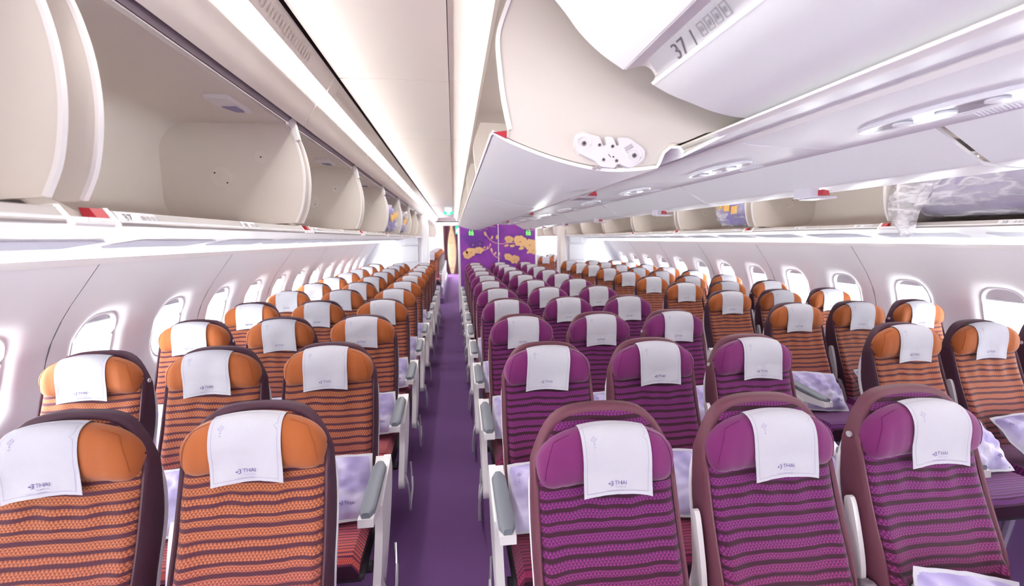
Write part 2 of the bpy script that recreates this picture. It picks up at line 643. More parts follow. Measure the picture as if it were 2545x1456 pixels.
CELL_W, Z0C, Z1C = B/2, 0.74, 1.40
def win_cell(mb, yc, hw):
    """left wall surface around one window hole"""
    hz = (Z1C-Z0C)/2
    zc = (Z0C+Z1C)/2
    ths = []
    n = 10
    ca = math.atan2(hz, hw)
    for a0, a1 in ((-ca, ca), (ca, math.pi-ca), (math.pi-ca, math.pi+ca), (math.pi+ca, 2*math.pi-ca)):
        ths += [a0+(a1-a0)*i/n for i in range(n)]
    rings = []
    def ring(kind):
        out = []
        for t in ths:
            if kind == 0:
                c, s_ = math.cos(t), math.sin(t)
                k = 1/max(abs(c)/hw, abs(s_)/hz)
                y, z, d = c*k, zc+s_*k, 0
            else:
                a, bb, d, e = {1: (WIN_A+0.090, WIN_B+0.085, 0.0, 2.8), 2: (WIN_A+0.055, WIN_B+0.055, 0.008, 2.9),
                               3: (WIN_A+0.025, WIN_B+0.025, 0.028, 3.0), 4: (WIN_A+0.006, WIN_B+0.006, 0.05, 3.0),
                               5: (WIN_A, WIN_B, 0.075, 3.0)}[kind]
                y, z = superell(t, a, bb, e)
                z += WIN_C
            out.append((-(wall_x(z)+d), yc+y, z))
        return out
    rs = [ring(i) for i in range(6)]
    m = len(ths)
    v = [p for r in rs for p in r]
    f = []
    for i in range(5):
        for q in range(m):
            f.append((i*m+q, i*m+(q+1) % m, (i+1)*m+(q+1) % m, (i+1)*m+q))
    mb.add(v, f)

def sidewall_panel_mesh():
    mb = MB()
    win_cell(mb, B/4+0.00075, B/4-0.00075)
    win_cell(mb, B*0.75-0.00075, B/4-0.00075)
    for zs in ([0.0, 0.2, 0.4, 0.6, Z0C], [Z1C, 1.46, 1.52]):
        mb.grid(2, len(zs), lambda a, c, zs=zs: (-wall_x(zs[round(c*(len(zs)-1))]), 0.0015+a*(B-0.003), zs[round(c*(len(zs)-1))]))
    # panel edge return so that the joint reads as a groove
    for y in (0.0015, B-0.0015):
        zs = [0.0, 0.2, 0.4, 0.6, Z0C, 0.85, 0.95, 1.05, 1.15, 1.25, 1.32, Z1C, 1.46, 1.52]
        mb.grid(2, len(zs), lambda a, c, y=y, zs=zs: (-(wall_x(zs[round(c*(len(zs)-1))])-0.0015+a*0.032), y, zs[round(c*(len(zs)-1))]), mi=1)
    return mb

def joint_mesh(sgn):
    mb = MB()
    zs = [0.0, 0.2, 0.4, 0.6, Z0C, 0.85, 0.95, 1.05, 1.15, 1.25, 1.32, Z1C, 1.46, 1.52]
    mb.strip([(sgn*(wall_x(z)+0.012), z) for z in zs], -0.006, 0.006, 0.004)
    return mb.mesh('panel_joint', 'joint_grey')
pm_l = sidewall_panel_mesh().mesh('sidewall_panel', ['panel_white', 'joint_grey'])
pm_r = sidewall_panel_mesh().mirror().mesh('sidewall_panel', ['panel_white', 'joint_grey'])
def ring_mesh(sign):
    """trim ring in the window recess"""
    mb = MB()
    pts = []
    for i in range(40):
        y, z = superell(2*math.pi*i/40, WIN_A+0.012, WIN_B+0.012, 3.0)
        pts.append((sign*(wall_x(WIN_C+z)+0.036), y, WIN_C+z))
    mb.tube(pts, 0.007, 6, True)
    return mb.mesh('window_frame', 'window_reveal')
def pane_mesh(sign):
    mb = MB()
    pts = []
    for i in range(36):
        y, z = superell(2*math.pi*i/36, WIN_A+0.004, WIN_B+0.004, 3.0)
        pts.append((sign*(wall_x(WIN_C+z)+0.070), y, WIN_C+z))
    n = len(pts)
    pts2 = [(p[0]+sign*0.004, p[1], p[2]) for p in pts]
    mb.add(pts+pts2, [tuple(range(n)), tuple(range(n, 2*n))[::-1]]+[(i, (i+1) % n, n+(i+1) % n, n+i) for i in range(n)])
    return mb.mesh('pane', 'window_pane')
def shade_mesh(sign, drop):
    """pull-down blind lowered by drop from the top of the window"""
    mb = MB()
    pts = []
    zt, zb = WIN_B+0.005, WIN_B-drop
    N = 16
    for i in range(N+1):
        t = i/N
        z = lerp(zb, zt, t)
        q = max(0.0, 1-(abs(z)/(WIN_B+0.006))**3)**(1/3)
        pts.append(((WIN_A+0.005)*q, z))
    poly = pts+[(-p[0], p[1]) for p in pts[::-1]]
    n = len(poly)
    A = [(sign*(wall_x(WIN_C+p[1])+0.060), p[0], WIN_C+p[1]) for p in poly]
    A2 = [(a[0]+sign*0.004, a[1], a[2]) for a in A]
    mb.add(A+A2, [tuple(range(n)), tuple(range(n, 2*n))[::-1]]+[(i, (i+1) % n, n+(i+1) % n, n+i) for i in range(n)])
    mb.tube([(sign*(wall_x(WIN_C+zb)+0.056), -pts[0][0]*0.97, WIN_C+zb), (sign*(wall_x(WIN_C+zb)+0.056), pts[0][0]*0.97, WIN_C+zb)], 0.005, 6)
    return mb.mesh('blind', 'shade_grey')
jm = {-1: joint_mesh(-1), 1: joint_mesh(1)}
ringm = {-1: ring_mesh(-1), 1: ring_mesh(1)}
panem = {-1: pane_mesh(-1), 1: pane_mesh(1)}
shadem = {(s, d): shade_mesh(s, d) for s in (-1, 1) for d in (0.03, 0.08)}
wn = 0
K0, K1 = -3, 11
for sgn, side in ((-1, 'left'), (1, 'right')):
    w = struct('wall_'+side, 'white curved sidewall with a row of bright windows, %s side of the cabin' % side, 'wall')
    for k in range(K0, K1+1):
        link('sidewall_panel', pm_l if sgn < 0 else pm_r, w, (0, SEAM0+B*k, 0))
        link('panel_joint', jm[sgn], w, (0, SEAM0+B*k, 0))
    for k in range(K0, K1+1):
        for c in (0.25, 0.75):
            yc = SEAM0+B*(k+c)
            wn += 1
            ww = struct('window_%d' % wn, '%s oval cabin window in the %s wall counted from the camera end' % (ORD[(k-K0)*2+(c > 0.5)] if (k-K0)*2+(c > 0.5) < 20 else 'far', side), 'window')
            ww.location = (0, yc, 0)
            link('window_frame', ringm[sgn], ww)
            link('pane', panem[sgn], ww)
            d = 0.08 if (sgn > 0 and (wn % 2 == 1)) else 0.03
            link('blind', shadem[(sgn, d)], ww)
            # sampling portal for the daylight that comes through this window
            if -0.8 < yc < 16:
                ld = bpy.data.lights.new('daylight_portal', 'AREA')
                ld.shape = 'RECTANGLE'
                ld.size, ld.size_y = 2*WIN_A+0.05, 2*WIN_B+0.05
                ld.cycles.is_portal = True
                lo = link('daylight_portal', ld, None, (sgn*(wall_x(WIN_C)+0.13), yc, WIN_C))
                lo.rotation_euler = (0, math.radians(90)*sgn, 0)
                lo['kind'] = 'helper'

# outer skin that closes the space behind bins and ceiling
mb = MB()
skin = [(2.586, 1.515), (2.66, 1.56), (2.55, 1.9), (2.2, 2.3), (1.6, 2.62), (0.8, 2.8), (0, 2.85)]
skin = skin+[(-x, z) for x, z in skin[-2::-1]]
mb.strip(skin, Y_NEAR-0.05, Y_END+0.05, 0.02)
tag(obj('ceiling_shell', mb, 'rail_grey', smooth=False), 'hidden crown structure above the bins and ceiling panels', 'ceiling', kind='structure')
for nm, y in (('wall_front', Y_NEAR), ('wall_back', Y_END)):
    mb = MB()
    mb.box(-2.95, 2.95, y-0.03, y+0.03, 0, 2.86)
    tag(obj(nm, mb, 'partition_white', smooth=False), 'white cross wall closing the %s of the cabin' % ('near end' if nm == 'wall_front' else 'far end'), 'wall', kind='structure')

# ------------------------------------------------------------------ ceiling over both aisles
Y_CEIL = 17.6
seams = [3.009*0.77+1.31*k for k in range(-3, 12)]
def aisle_ceiling(sgn, nm, lab):
    r = struct(nm, lab, 'ceiling')
    S = lambda pts: [(sgn*x, z) for x, z in pts]   # written for the left aisle (negative x)
    for i in range(len(seams)-1):
        y0, y1 = seams[i]+0.004, seams[i+1]-0.004
        # flat ceiling panel
        mb = MB()
        mb.strip(S([(-1.447, 2.385), (-1.2, 2.389), (-0.94, 2.385)]), y0, y1, 0.02*sgn*-1)
        obj('ceiling_panel', mb, 'ceiling_white', r)
        # rounded cove towards the centre bins
        mb = MB()
        cov = [(-0.936, 2.383)]+[(-0.936+0.13*math.sin(t), 2.233+0.15*math.cos(t)) for t in [math.pi/2*q/8 for q in range(9)]]+[(-0.803, 2.222)]
        mb.strip(S(cov), y0, y1, 0.012*sgn*-1)
        obj('cove_panel', mb, 'cove_white', r)
        # valance between bin opening and light strip
        mb = MB()
        mb.strip(S(arc_poly([(-1.618, 2.143), (-1.598, 2.172), (-1.575, 2.215), (-1.556, 2.245)], 4)), y0, y1, 0.012*sgn)
        obj('valance_panel', mb, 'soffit', r)
        # perforated air outlet panel beside the light
        mb = MB()
        mb.strip(S([(-1.506, 2.303), (-1.489, 2.336), (-1.468, 2.372)]), y0, y1, 0.01*sgn)
        v = obj('vent_panel', mb, 'vent_white', r)
        mb = MB()
        for q in range(34 if i < 7 else 0):
            yy = y0+0.10+q*(y1-y0-0.42)/33
            a = (-1.494, 2.322)
            b2 = (-1.478, 2.350)
            mb.add([(sgn*a[0]+sgn*0.0012, yy, a[1]-0.0012), (sgn*a[0]+sgn*0.0012, yy+0.010, a[1]-0.0012),
                    (sgn*b2[0]+sgn*0.0012, yy+0.010, b2[1]-0.0012), (sgn*b2[0]+sgn*0.0012, yy, b2[1]-0.0012)], [(0, 1, 2, 3)])
        if mb.v:
            tag(obj('outlet_slots', mb, 'soffit', v, smooth=False), kind='stuff')
        # light strip diffuser
        mb = MB()
        mb.strip(S([(-1.553, 2.247), (-1.532, 2.277), (-1.508, 2.301)]), y0, y1, 0.006*sgn)
        obj('light_strip', mb, 'strip_light', r)
    # continuous shadow gap between outlet panel and ceiling, and the rail above the bins
    mb = MB()
    mb.strip(S([(-1.472, 2.380), (-1.472, 2.41), (-1.440, 2.41), (-1.440, 2.388)]), seams[0], seams[-1], 0.004*sgn)
    obj('shadow_gap', mb, 'dark_gap', r, smooth=False)
    mb = MB()
    mb.strip(S([(-1.652, 2.140), (-1.640, 2.162), (-1.626, 2.166)]), seams[0], seams[-1], 0.01*sgn)
    obj('bin_rail', mb, 'rail_grey', r, smooth=False)
    mb = MB()
    mb.strip(S([(-1.630, 2.162), (-1.626, 2.185), (-1.60, 2.185)]), seams[0], seams[-1], 0.004*sgn)
    mb.strip(S([(-1.672, 2.150), (-1.652, 2.165), (-1.645, 2.160)]), seams[0], seams[-1], 0.004*sgn)
    obj('rail_gap', mb, 'dark_gap', r, smooth=False)
    # end of the raised ceiling and the lower ceiling beyond
    mb = MB()
    mb.box(min(sgn*-1.66, sgn*-0.75), max(sgn*-1.66, sgn*-0.75), Y_CEIL, Y_END, 2.23, 2.26)
    mb.box(min(sgn*-1.66, sgn*-0.75), max(sgn*-1.66, sgn*-0.75), Y_CEIL, Y_CEIL+0.03, 2.23, 2.5)
    obj('lower_ceiling', mb, 'ceiling_white', r, smooth=False)
aisle_ceiling(1, 'ceiling', 'warm white ceiling with light strip above the purple-carpeted left aisle')
aisle_ceiling(-1, 'ceiling_right_aisle', 'white ceiling with light strip above the right aisle behind the centre bins')

# ------------------------------------------------------------------ lateral overhead bins
FRONT = arc_poly([(-1.662, 2.130), (-1.628, 2.055), (-1.606, 1.96), (-1.603, 1.86), (-1.620, 1.76), (-1.648, 1.695)], 5)
SHELF = [(-1.640, 1.672), (-1.85, 1.684), (-2.07, 1.697)]
def corner(cx, cz, r, a0, a1, n=6):
    return [(cx+r*math.cos(math.radians(a0+(a1-a0)*i/n)), cz+r*math.sin(math.radians(a0+(a1-a0)*i/n))) for i in range(n+1)]
INNER = SHELF+corner(-2.09, 1.807, 0.11, 270, 180)+corner(-2.07, 2.0, 0.13, 180, 90)+[(-1.80, 2.132), (-1.668, 2.130)]
BL = 1.225
def lateral_meshes():
    M = {}
    mb = MB()
    mb.strip(INNER, 0.0, BL, 0.012)
    M['bin_tray'] = (mb, 'bin_beige')
    for nm, y0, y1 in (('near_divider', -0.003, 0.006), ('far_divider', BL-0.006, BL+0.003)):
        mb = MB()
        poly = FRONT+[p for p in INNER[1:-1]]
        mb.prism(poly, 'y', y0, y1)
        M[nm] = (mb, 'bin_beige')
        mb = MB()
        mb.strip([(x+0.003, z) for x, z in FRONT], y0-0.0015, y1+0.0015, -0.008)
        M[nm+'_edge'] = (mb, 'bin_edge')
    # lip
    mb = MB()
    lip = [(-1.645, 1.675), (-1.634, 1.679), (-1.628, 1.678), (-1.612, 1.653), (-1.613, 1.648), (-1.64, 1.648)]
    mb.strip(lip, 0.034, BL-0.012, -0.008)
    M['lip'] = (mb, 'lip_grey')
    # red release tag beside the lip, in the gap before the tray
    mb = MB()
    mb.prism([(-1.650, 1.682), (-1.631, 1.681), (-1.614, 1.655), (-1.64, 1.652)], 'y', -0.014, 0.020)
    M['red_tag'] = (mb, 'red_tag')
    # white end blocks of the lip
    mb = MB()
    mb.prism([(-1.650, 1.682), (-1.632, 1.683), (-1.610, 1.654), (-1.608, 1.647), (-1.65, 1.647)], 'y', 0.022, 0.036)
    M['lip_end'] = (mb, 'bin_edge')
    mb = MB()
    mb.prism([(-1.650, 1.682), (-1.632, 1.683), (-1.610, 1.654), (-1.608, 1.647), (-1.65, 1.647)], 'y', BL-0.014, BL)
    M['lip_end_far'] = (mb, 'bin_edge')
    mb = MB()
    mb.strip([(-1.632, 1.660), (-1.612, 1.650)], -0.075, 0.024, -0.006)
    M['lip_bridge'] = (mb, 'bin_edge')
    # gap filler between two trays
    mb = MB()
    mb.strip([(-1.70, 2.13), (-1.69, 1.95), (-1.69, 1.80), (-1.70, 1.70), (-1.64, 1.662)], BL+0.004, B-0.004, -0.006)
    M['gap_filler'] = (mb, 'bin_beige')
    # round caps on the far divider
    mb = MB()
    mb.disc((-1.95, BL-0.0085, 1.895), 0.046, '-y', 28, 0.005)
    M['round_cap'] = (mb, 'bin_back')
    mb = MB()
    mb.disc((-1.78, BL-0.0085, 1.985), 0.027, '-y', 24, 0.005)
    M['small_cap'] = (mb, 'bin_back')
    mb = MB()
    for x, z in ((-1.978, 1.915), (-1.928, 1.872), (-1.78, 1.985)):
        mb.disc((x, BL-0.0115, z), 0.0035, '-y', 8, 0.003)
    M['fastener'] = (mb, 'black_mark')
    # striker plate under the bin roof
    mb = MB()
    mb.prism([(-1.72, 0.80), (-1.80, 0.80), (-1.805, 0.90), (-1.775, 0.98), (-1.72, 1.00)], 'z', 2.117, 2.131)
    M['striker_plate'] = (mb, 'latch_plastic')
    mb = MB()
    mb.prism([(-1.735, 0.90), (-1.785, 0.90), (-1.765, 0.965), (-1.735, 0.97)], 'z', 2.112, 2.118)
    M['striker_insert'] = (mb, 'print_pale')
    # small white hinge post at the top of the far divider
    mb = MB()
    mb.prism([(-1.655, 2.14), (-1.632, 2.16), (-1.612, 2.065), (-1.630, 2.055)], 'y', BL-0.012, BL+0.018)
    M['hinge_post'] = (mb, 'bin_edge')
    return M
LM_ = lateral_meshes()
lat = {-1: {}, 1: {}}
for nm, (mbx, mm) in LM_.items():
    lat[-1][nm] = mbx.mesh(nm, mm)
    mb2 = MB()
    mb2.v, mb2.f, mb2.uv, mb2.mi = list(mbx.v), list(mbx.f), list(mbx.uv), list(mbx.mi)
    lat[1][nm] = mb2.mirror().mesh(nm, mm)
lip_n = Vector((0.84, 0, 0.54)).normalized()
def lip_pt(sgn, y, d, off=0.0012):
    """point on the sloped lip: d from 0 (front low) to 1 (rear high)"""
    x = lerp(-1.612, -1.628, d)
    z = lerp(1.653, 1.678, d)
    x, z = x+lip_n.x*off, z+lip_n.z*off
    return (-x if sgn > 0 else x, y, z)
def lip_placard(sgn, parent, y0, ylen, text):
    mb = MB()
    q = [lip_pt(sgn, y0, 0.05), lip_pt(sgn, y0+ylen, 0.05), lip_pt(sgn, y0+ylen, 0.98), lip_pt(sgn, y0, 0.98)]
    q2 = [lip_pt(sgn, y0, 0.05, -0.001), lip_pt(sgn, y0+ylen, 0.05, -0.001), lip_pt(sgn, y0+ylen, 0.98, -0.001), lip_pt(sgn, y0, 0.98, -0.001)]
    mb.add(q+q2, [(0, 1, 2, 3), (7, 6, 5, 4), (0, 1, 5, 4), (1, 2, 6, 5), (2, 3, 7, 6), (3, 0, 4, 7)])
    p = obj('row_placard', mb, 'placard', parent, smooth=False)
    mb = MB()
    flip = 1 if sgn < 0 else -1
    org = y0+ylen*0.14 if sgn < 0 else y0+ylen*0.86
    fn = lambda a, b: lip_pt(sgn, org+flip*a, b/0.042, 0.0022)
    put_text(mb, text, fn, 0, 0.009, 0.034, sx=0.8)
    mk = MB()
    for q in range(4):
        a = ylen*0.45+q*0.016
        for r_ in range(2):
            c = [(a, 0.012+r_*0.01), (a+0.011, 0.012+r_*0.01), (a+0.011, 0.019+r_*0.01), (a, 0.019+r_*0.01)]
            mk.add([fn(*z) for z in c], [(0, 1, 2, 3)])
    obj('row_number', mb, 'print_grey', p, smooth=False)
    obj('seat_pictogram', mk, 'print_light', p, smooth=False)

def lateral_bin(sgn, k, row=None):
    y0 = 1.0+B*k+(0.14 if sgn > 0 else 0.0)
    side = 'left' if sgn < 0 else 'right'
    pos = ORD[k+1] if k+1 < len(ORD) else 'far'
    t = thing('overhead_bin', 'open beige overhead bin along the %s wall, %s counting away from camera' % (side, pos), 'overhead bin', (0, y0, 0), 'open wall-side overhead bins')
    for nm in ('bin_tray', 'lip', 'red_tag', 'lip_end', 'lip_end_far', 'lip_bridge', 'gap_filler', 'round_cap', 'small_cap', 'striker_plate', 'hinge_post'):
        c = link({'lip_end_far': 'lip_end', 'small_cap': 'round_cap'}.get(nm, nm), lat[sgn][nm], t)
        if nm == 'round_cap' and k < 4:
            link('fastener', lat[sgn]['fastener'], c)
        if nm == 'striker_plate' and k < 4:
            link('striker_insert', lat[sgn]['striker_insert'], c)
    for nm in ('near_divider', 'far_divider'):
        c = link('divider', lat[sgn][nm], t)
        link('divider_edge', lat[sgn][nm+'_edge'], c)
    if k < 7:
        lip_placard(sgn, t, 0.040 if sgn < 0 else 0.08, 0.13, row[0])
        lip_placard(sgn, t, 0.60 if sgn < 0 else 0.62, 0.11, row[1])
    return t
for k in range(-1, 13):
    if k in (7,):
        continue
    r0 = 37+int(round((k*B)/P)) if k >= 0 else 36
    lateral_bin(-1, k, (str(r0), str(r0+1)))
    lateral_bin(1, k, (str(r0), str(r0+1)))

# underside service panels between bin lip and wall, with air louvres and the cove light
UNDER = [(-1.614, 1.652), (-1.68, 1.649), (-1.80, 1.642), (-1.95, 1.628), (-2.12, 1.602), (-2.17, 1.595), (-2.22, 1.588)]
for sgn, side in ((-1, 'left'), (1, 'right')):
    w = struct('trim_under_bins_'+side, 'glossy white service panels under the wall-side bins, %s side' % side, 'trim')
    S = lambda pts: [(-sgn*x, z) for x, z in pts]
    k = 0
    y = 1.0-0.04-B*2
    while y < 17:
        near = y < 9
        for h in range(2):
            ya, yb = y+h*B/2+0.002, y+(h+1)*B/2-0.002
            mb = MB()
            mb.strip(S(arc_poly(UNDER, 3)), ya, yb, -0.01*sgn*-1)
            u = obj('service_panel', mb, 'psu_white', w)
            if near and ya > 0:
                # recessed louvre: slats too fine to tell apart singly
                mb = MB()
                a, c = (-1.985, 1.6205), (-2.115, 1.6005)
                n = 46
                for q in range(n):
                    yy = ya+0.09+q*(yb-ya-0.16)/n
                    off = 0.0
                    mb.add([(-sgn*a[0], yy, a[1]), (-sgn*a[0], yy+0.007, a[1]-0.006), (-sgn*c[0], yy+0.007, c[1]-0.006), (-sgn*c[0], yy, c[1])], [(0, 1, 2, 3)])
                tag(obj('louvre', mb, 'louvre_grey', u, smooth=False), kind='stuff')
        y += B
    mb = MB()
    mb.strip(S([(-2.223, 1.588), (-2.40, 1.564), (-2.545, 1.543)]), -1.6, 17, 0.004*sgn)
    obj('cove_light_strip', mb, 'cove_light', w)
    mb = MB()
    mb.strip(S([(-2.545, 1.545), (-2.565, 1.532), (-2.588, 1.512)]), -1.6, 17, 0.006*sgn)
    obj('cove_trim', mb, 'bin_edge', w)

# ------------------------------------------------------------------ centre overhead bins
OPEN_OUT = [(-0.838, 1.872), (-0.789, 1.846), (-0.702, 1.814), (-0.613, 1.791), (-0.540, 1.781), (-0.467, 1.783), (-0.408, 1.790)]
OPEN_OUT = arc_poly(OPEN_OUT, 4)
NOTCH = [(-0.400, 1.800), (-0.388, 1.828), (-0.372, 1.841), (-0.352, 1.841), (-0.342, 1.830), (-0.340, 1.819)]
TAIL = [(-0.318, 1.829), (-0.275, 1.850), (-0.235, 1.869), (-0.190, 1.895), (-0.150, 1.919)]
END_UP = arc_poly([(-0.795, 1.879), (-0.810, 1.95), (-0.820, 2.036), (-0.823, 2.083), (-0.819, 2.114), (-0.807, 2.149), (-0.785, 2.205)], 3)
def bucket_end_poly():
    low = [(x, z+0.012) for x, z in OPEN_OUT[2:]]
    n2 = arc_poly([(-0.415, 1.812), (-0.398, 1.840), (-0.372, 1.856), (-0.345, 1.856), (-0.310, 1.868)], 3)
    return [(-0.795, 1.862)]+low+n2+[(-0.270, 1.885), (-0.224, 1.890), (-0.165, 1.925), (-0.16, 2.05), (-0.25, 2.19)]+END_UP[::-1]
def centre_meshes(right):
    M = {}
    L = 1.285
    if right:
        prof = OPEN_OUT+[(-0.402, 1.793), (-0.36, 1.817), (-0.31, 1.847), (-0.2685, 1.871), (-0.22, 1.90)]
    else:
        prof = OPEN_OUT+NOTCH+TAIL
    mb = MB()
    mb.strip(prof, 0, L, 0.008, mi=0)
    M['bucket_shell'] = (mb, 'bucket_white')
    poly = bucket_end_poly()
    mb = MB()
    mb.prism(poly, 'y', 0.004, 0.016)
    M['near_end_panel'] = (mb, 'bucket_end')
    mb = MB()
    mb.prism(poly, 'y', L-0.016, L-0.004)
    M['far_end_panel'] = (mb, 'bucket_end')
    mb = MB()
    mb.strip(END_UP, 0.000, 0.010, -0.010)
    M['end_edge'] = (mb, 'bin_edge')
    mb = MB()
    mb.strip([(-0.16, 1.93), (-0.16, 2.05), (-0.25, 2.19), (-0.5, 2.20)], 0.016, L-0.016, 0.008)
    M['rear_liner'] = (mb, 'bin_back')
    # lip of the bucket with its red tag
    mb = MB()
    mb.strip([(-0.840, 1.871), (-0.828, 1.876), (-0.800, 1.866)], 0.0, L, -0.006)
    M['lip'] = (mb, 'bin_edge')
    mb = MB()
    mb.prism([(-0.832, 1.872), (-0.800, 1.876), (-0.800, 1.858)], 'y', -0.006, 0.004)
    M['red_tag'] = (mb, 'red_tag')
    # pull handle under the corner, mid length
    mb = MB()
    ym = 1.63-1.15 if not right else 1.63-1.03
    mb.prism([(-0.500, ym-0.055), (-0.430, ym-0.045), (-0.425, ym+0.045), (-0.500, ym+0.055)], 'z', 1.752, 1.760)
    if right:
        mb.prism([(-0.428, ym-0.05), (-0.404, ym-0.04), (-0.404, ym+0.05), (-0.428, ym+0.05)], 'z', 1.757, 1.800)
    M['pull_handle'] = (mb, 'handle_grey' if right else 'rail_grey')
    mb = MB()
    if right:
        mb.prism([(-0.452, 1.762), (-0.424, 1.762), (-0.424, 1.782), (-0.446, 1.778)], 'y', ym-0.075, ym-0.05)
    else:
        mb.prism([(-0.455, 1.761), (-0.425, 1.761), (-0.43, 1.778)], 'y', ym-0.035, ym+0.02)
    M['handle_flag'] = (mb, 'red_tag')
    return M, L
def latch_plate(parent):
    """white latch mechanism screwed on the near bucket end"""
    # pixel outline (3-D at the end panel plane), from the 300x150 detail
    def pt(a, b):
        px, pz = 1380+a/8.483, 300+b/8.483
        d = fw + rt2*((px-1272.5)/F_PX) - up2*((pz-728)/F_PX)
        d = d/d.y
        return (CAM.x+d.x*1.138, CAM.z+d.z*1.138)
    out = [(470, 260), (600, 235), (800, 300), (920, 330), (950, 380), (1000, 510), (1030, 525), (1080, 500), (1045, 350), (1070, 335), (1190, 340),
           (1220, 370), (1290, 520), (1320, 530), (1350, 505), (1310, 370), (1330, 355), (1530, 360), (1600, 395), (1830, 560), (1890, 640), (1890, 760),
           (1850, 840), (1640, 975), (1570, 990), (1500, 975), (1350, 910), (1300, 925), (1250, 995), (980, 970), (920, 930), (860, 855), (520, 690), (420, 540), (420, 380)]
    poly = [pt(*p) for p in out]
    oy = parent.location.y
    Y = lambda y: y-oy
    mb = MB()
    mb.prism(poly, 'y', Y(1.138), Y(1.154))
    t = obj('latch_plate', mb, 'latch_plastic', parent, smooth=False)
    mb = MB()
    for a, b, r in ((600, 460, 0.017), (1650, 730, 0.018)):
        x, z = pt(a, b)
        pts = [(x+r*math.cos(q/12*math.pi), Y(1.136), z+r*0.85*math.sin(q/12*math.pi)) for q in range(24)]
        mb.tube(pts, 0.0018, 5, True)
    obj('screw_recess', mb, 'bin_edge', t)
    mb = MB()
    for a, b, r in ((605, 480, 0.006), (1665, 735, 0.006), (930, 512, 0.004), (1205, 540, 0.004), (1015, 820, 0.004), (1290, 845, 0.004)):
        x, z = pt(a, b)
        mb.disc((x, Y(1.137), z), r, '-y', 12, 0.003)
    obj('screw', mb, 'screw', t)
    mb = MB()
    for a, b, r in ((605, 480, 0.004), (1665, 735, 0.004), (930, 512, 0.0025), (1205, 540, 0.0025), (1015, 820, 0.0025), (1290, 845, 0.0025)):
        x, z = pt(a, b)
        mb.box(x-r, x+r, Y(1.1345), Y(1.1352), z-r*0.25, z+r*0.25)
        mb.box(x-r*0.25, x+r*0.25, Y(1.1345), Y(1.1352), z-r, z+r)
    obj('screw_slot', mb, 'black_mark', t, smooth=False)
    mb = MB()
    x, z = pt(1222, 762)
    mb.disc((x, Y(1.137), z), 0.002, '-y', 10, 0.003)
    a, b = pt(1115, 705), pt(1170, 772)
    mb.tube([(a[0], Y(1.1375), a[1]), (b[0], Y(1.1375), b[1])], 0.0007, 5)
    obj('index_mark', mb, 'black_mark', t)
    mb = MB()
    for i in range(4):
        a, b = pt(1455+i*10, 575+i*22), pt(1615+i*10, 490+i*22)
        mb.tube([(a[0], Y(1.1375), a[1]), (b[0], Y(1.1375), b[1])], 0.0004, 4)
    obj('small_print', mb, 'print_grey', t)
    mb = MB()
    a, b, c = pt(810, 1010), pt(930, 950), pt(985, 1000)
    mb.tube([(a[0], Y(1.146), a[1]), (b[0], Y(1.146), b[1]), (c[0], Y(1.146), c[1])], 0.0045, 6)
    x, z = pt(1300, 960)
    mb.disc((x, Y(1.149), z), 0.004, '-y', 12, 0.012)
    obj('catch_lever', mb, 'latch_grey', t)

for sgn, side in ((-1, 'left'), (1, 'right')):
    M, L = centre_meshes(sgn > 0)
    MM = {}
    for nm, (mbx, mm) in M.items():
        MM[nm] = (mbx if sgn < 0 else mbx.mirror()).mesh(nm, mm)
    base = 1.15 if sgn < 0 else 1.03
    for k in range(0 if sgn < 0 else -1, 6):
        i = k if sgn < 0 else k+1
        t = thing('centre_overhead_bin', 'white centre bin lowered open over the purple seats, %s row of bins, %s from camera' % (side, ORD[i]),
                  'overhead bin', (0, base+B*k, 0), 'lowered centre overhead bins')
        for nm in ('bucket_shell', 'rear_liner', 'lip', 'red_tag'):
            link(nm, MM[nm], t)
        for nm in ('near_end_panel', 'far_end_panel'):
            c = link('end_panel', MM[nm], t)
            if nm == 'near_end_panel':
                link('panel_edge', MM['end_edge'], c)
        c = link('pull_handle', MM['pull_handle'], t)
        link('handle_flag', MM['handle_flag'], c)
        if sgn < 0 and k == 0:
            latch_plate(t)
for sgn, side in ((-1, 'left'), (1, 'right')):
    mb = MB()
    mb.strip([(sgn*x, z) for x, z in [(-0.800, 2.232), (-0.79, 2.262), (-0.60, 2.268), (-0.12, 2.268)]], Y_NEAR, 9.4, 0.006)
    tag(obj('ceiling_housing_'+side, mb, 'bin_back'), 'pale housing above the centre bins, %s side' % side, 'ceiling', kind='structure')
# closed near bin with the row number 37
CL = arc_poly([(-0.797, 2.228), (-0.760, 2.195), (-0.715, 2.155), (-0.676, 2.114), (-0.641, 2.072), (-0.592, 2.030), (-0.538, 1.997)], 4)
CL2 = arc_poly([(-0.534, 1.996), (-0.510, 2.003), (-0.489, 2.007), (-0.471, 2.000), (-0.460, 1.985)], 4)
CL3 = arc_poly([(-0.460, 1.985), (-0.466, 1.974), (-0.468, 1.968), (-0.423, 1.946), (-0.370, 1.928), (-0.318, 1.911), (-0.265, 1.900), (-0.222, 1.897), (-0.19, 1.905)], 4)
t = thing('centre_overhead_bin', 'closed white centre overhead bin numbered 37, nearest the camera at top right', 'overhead bin', (0, 0, 0))
mb = MB()
mb.strip(CL, -0.24, 1.06, 0.010)
obj('bin_front', mb, 'bucket_white', t)
mb = MB()
mb.strip(CL2, -0.24, 1.06, 0.008)
obj('handle_channel', mb, 'bin_edge', t)
mb = MB()
mb.strip(CL3, -0.24, 1.06, 0.008)
obj('bin_base', mb, 'bucket_white', t)
mb = MB()
ipoly = [(-0.78, 2.225)]+[(x+0.006, z+0.010) for x, z in CL[4:]]+[(x, z+0.008) for x, z in CL2[1:-1]]+[(x+0.008, z+0.012) for x, z in CL3[5:]]+[(-0.19, 2.225)]
mb.prism(ipoly, 'y', 1.040, 1.052)
obj('end_panel', mb, 'bucket_end', t)
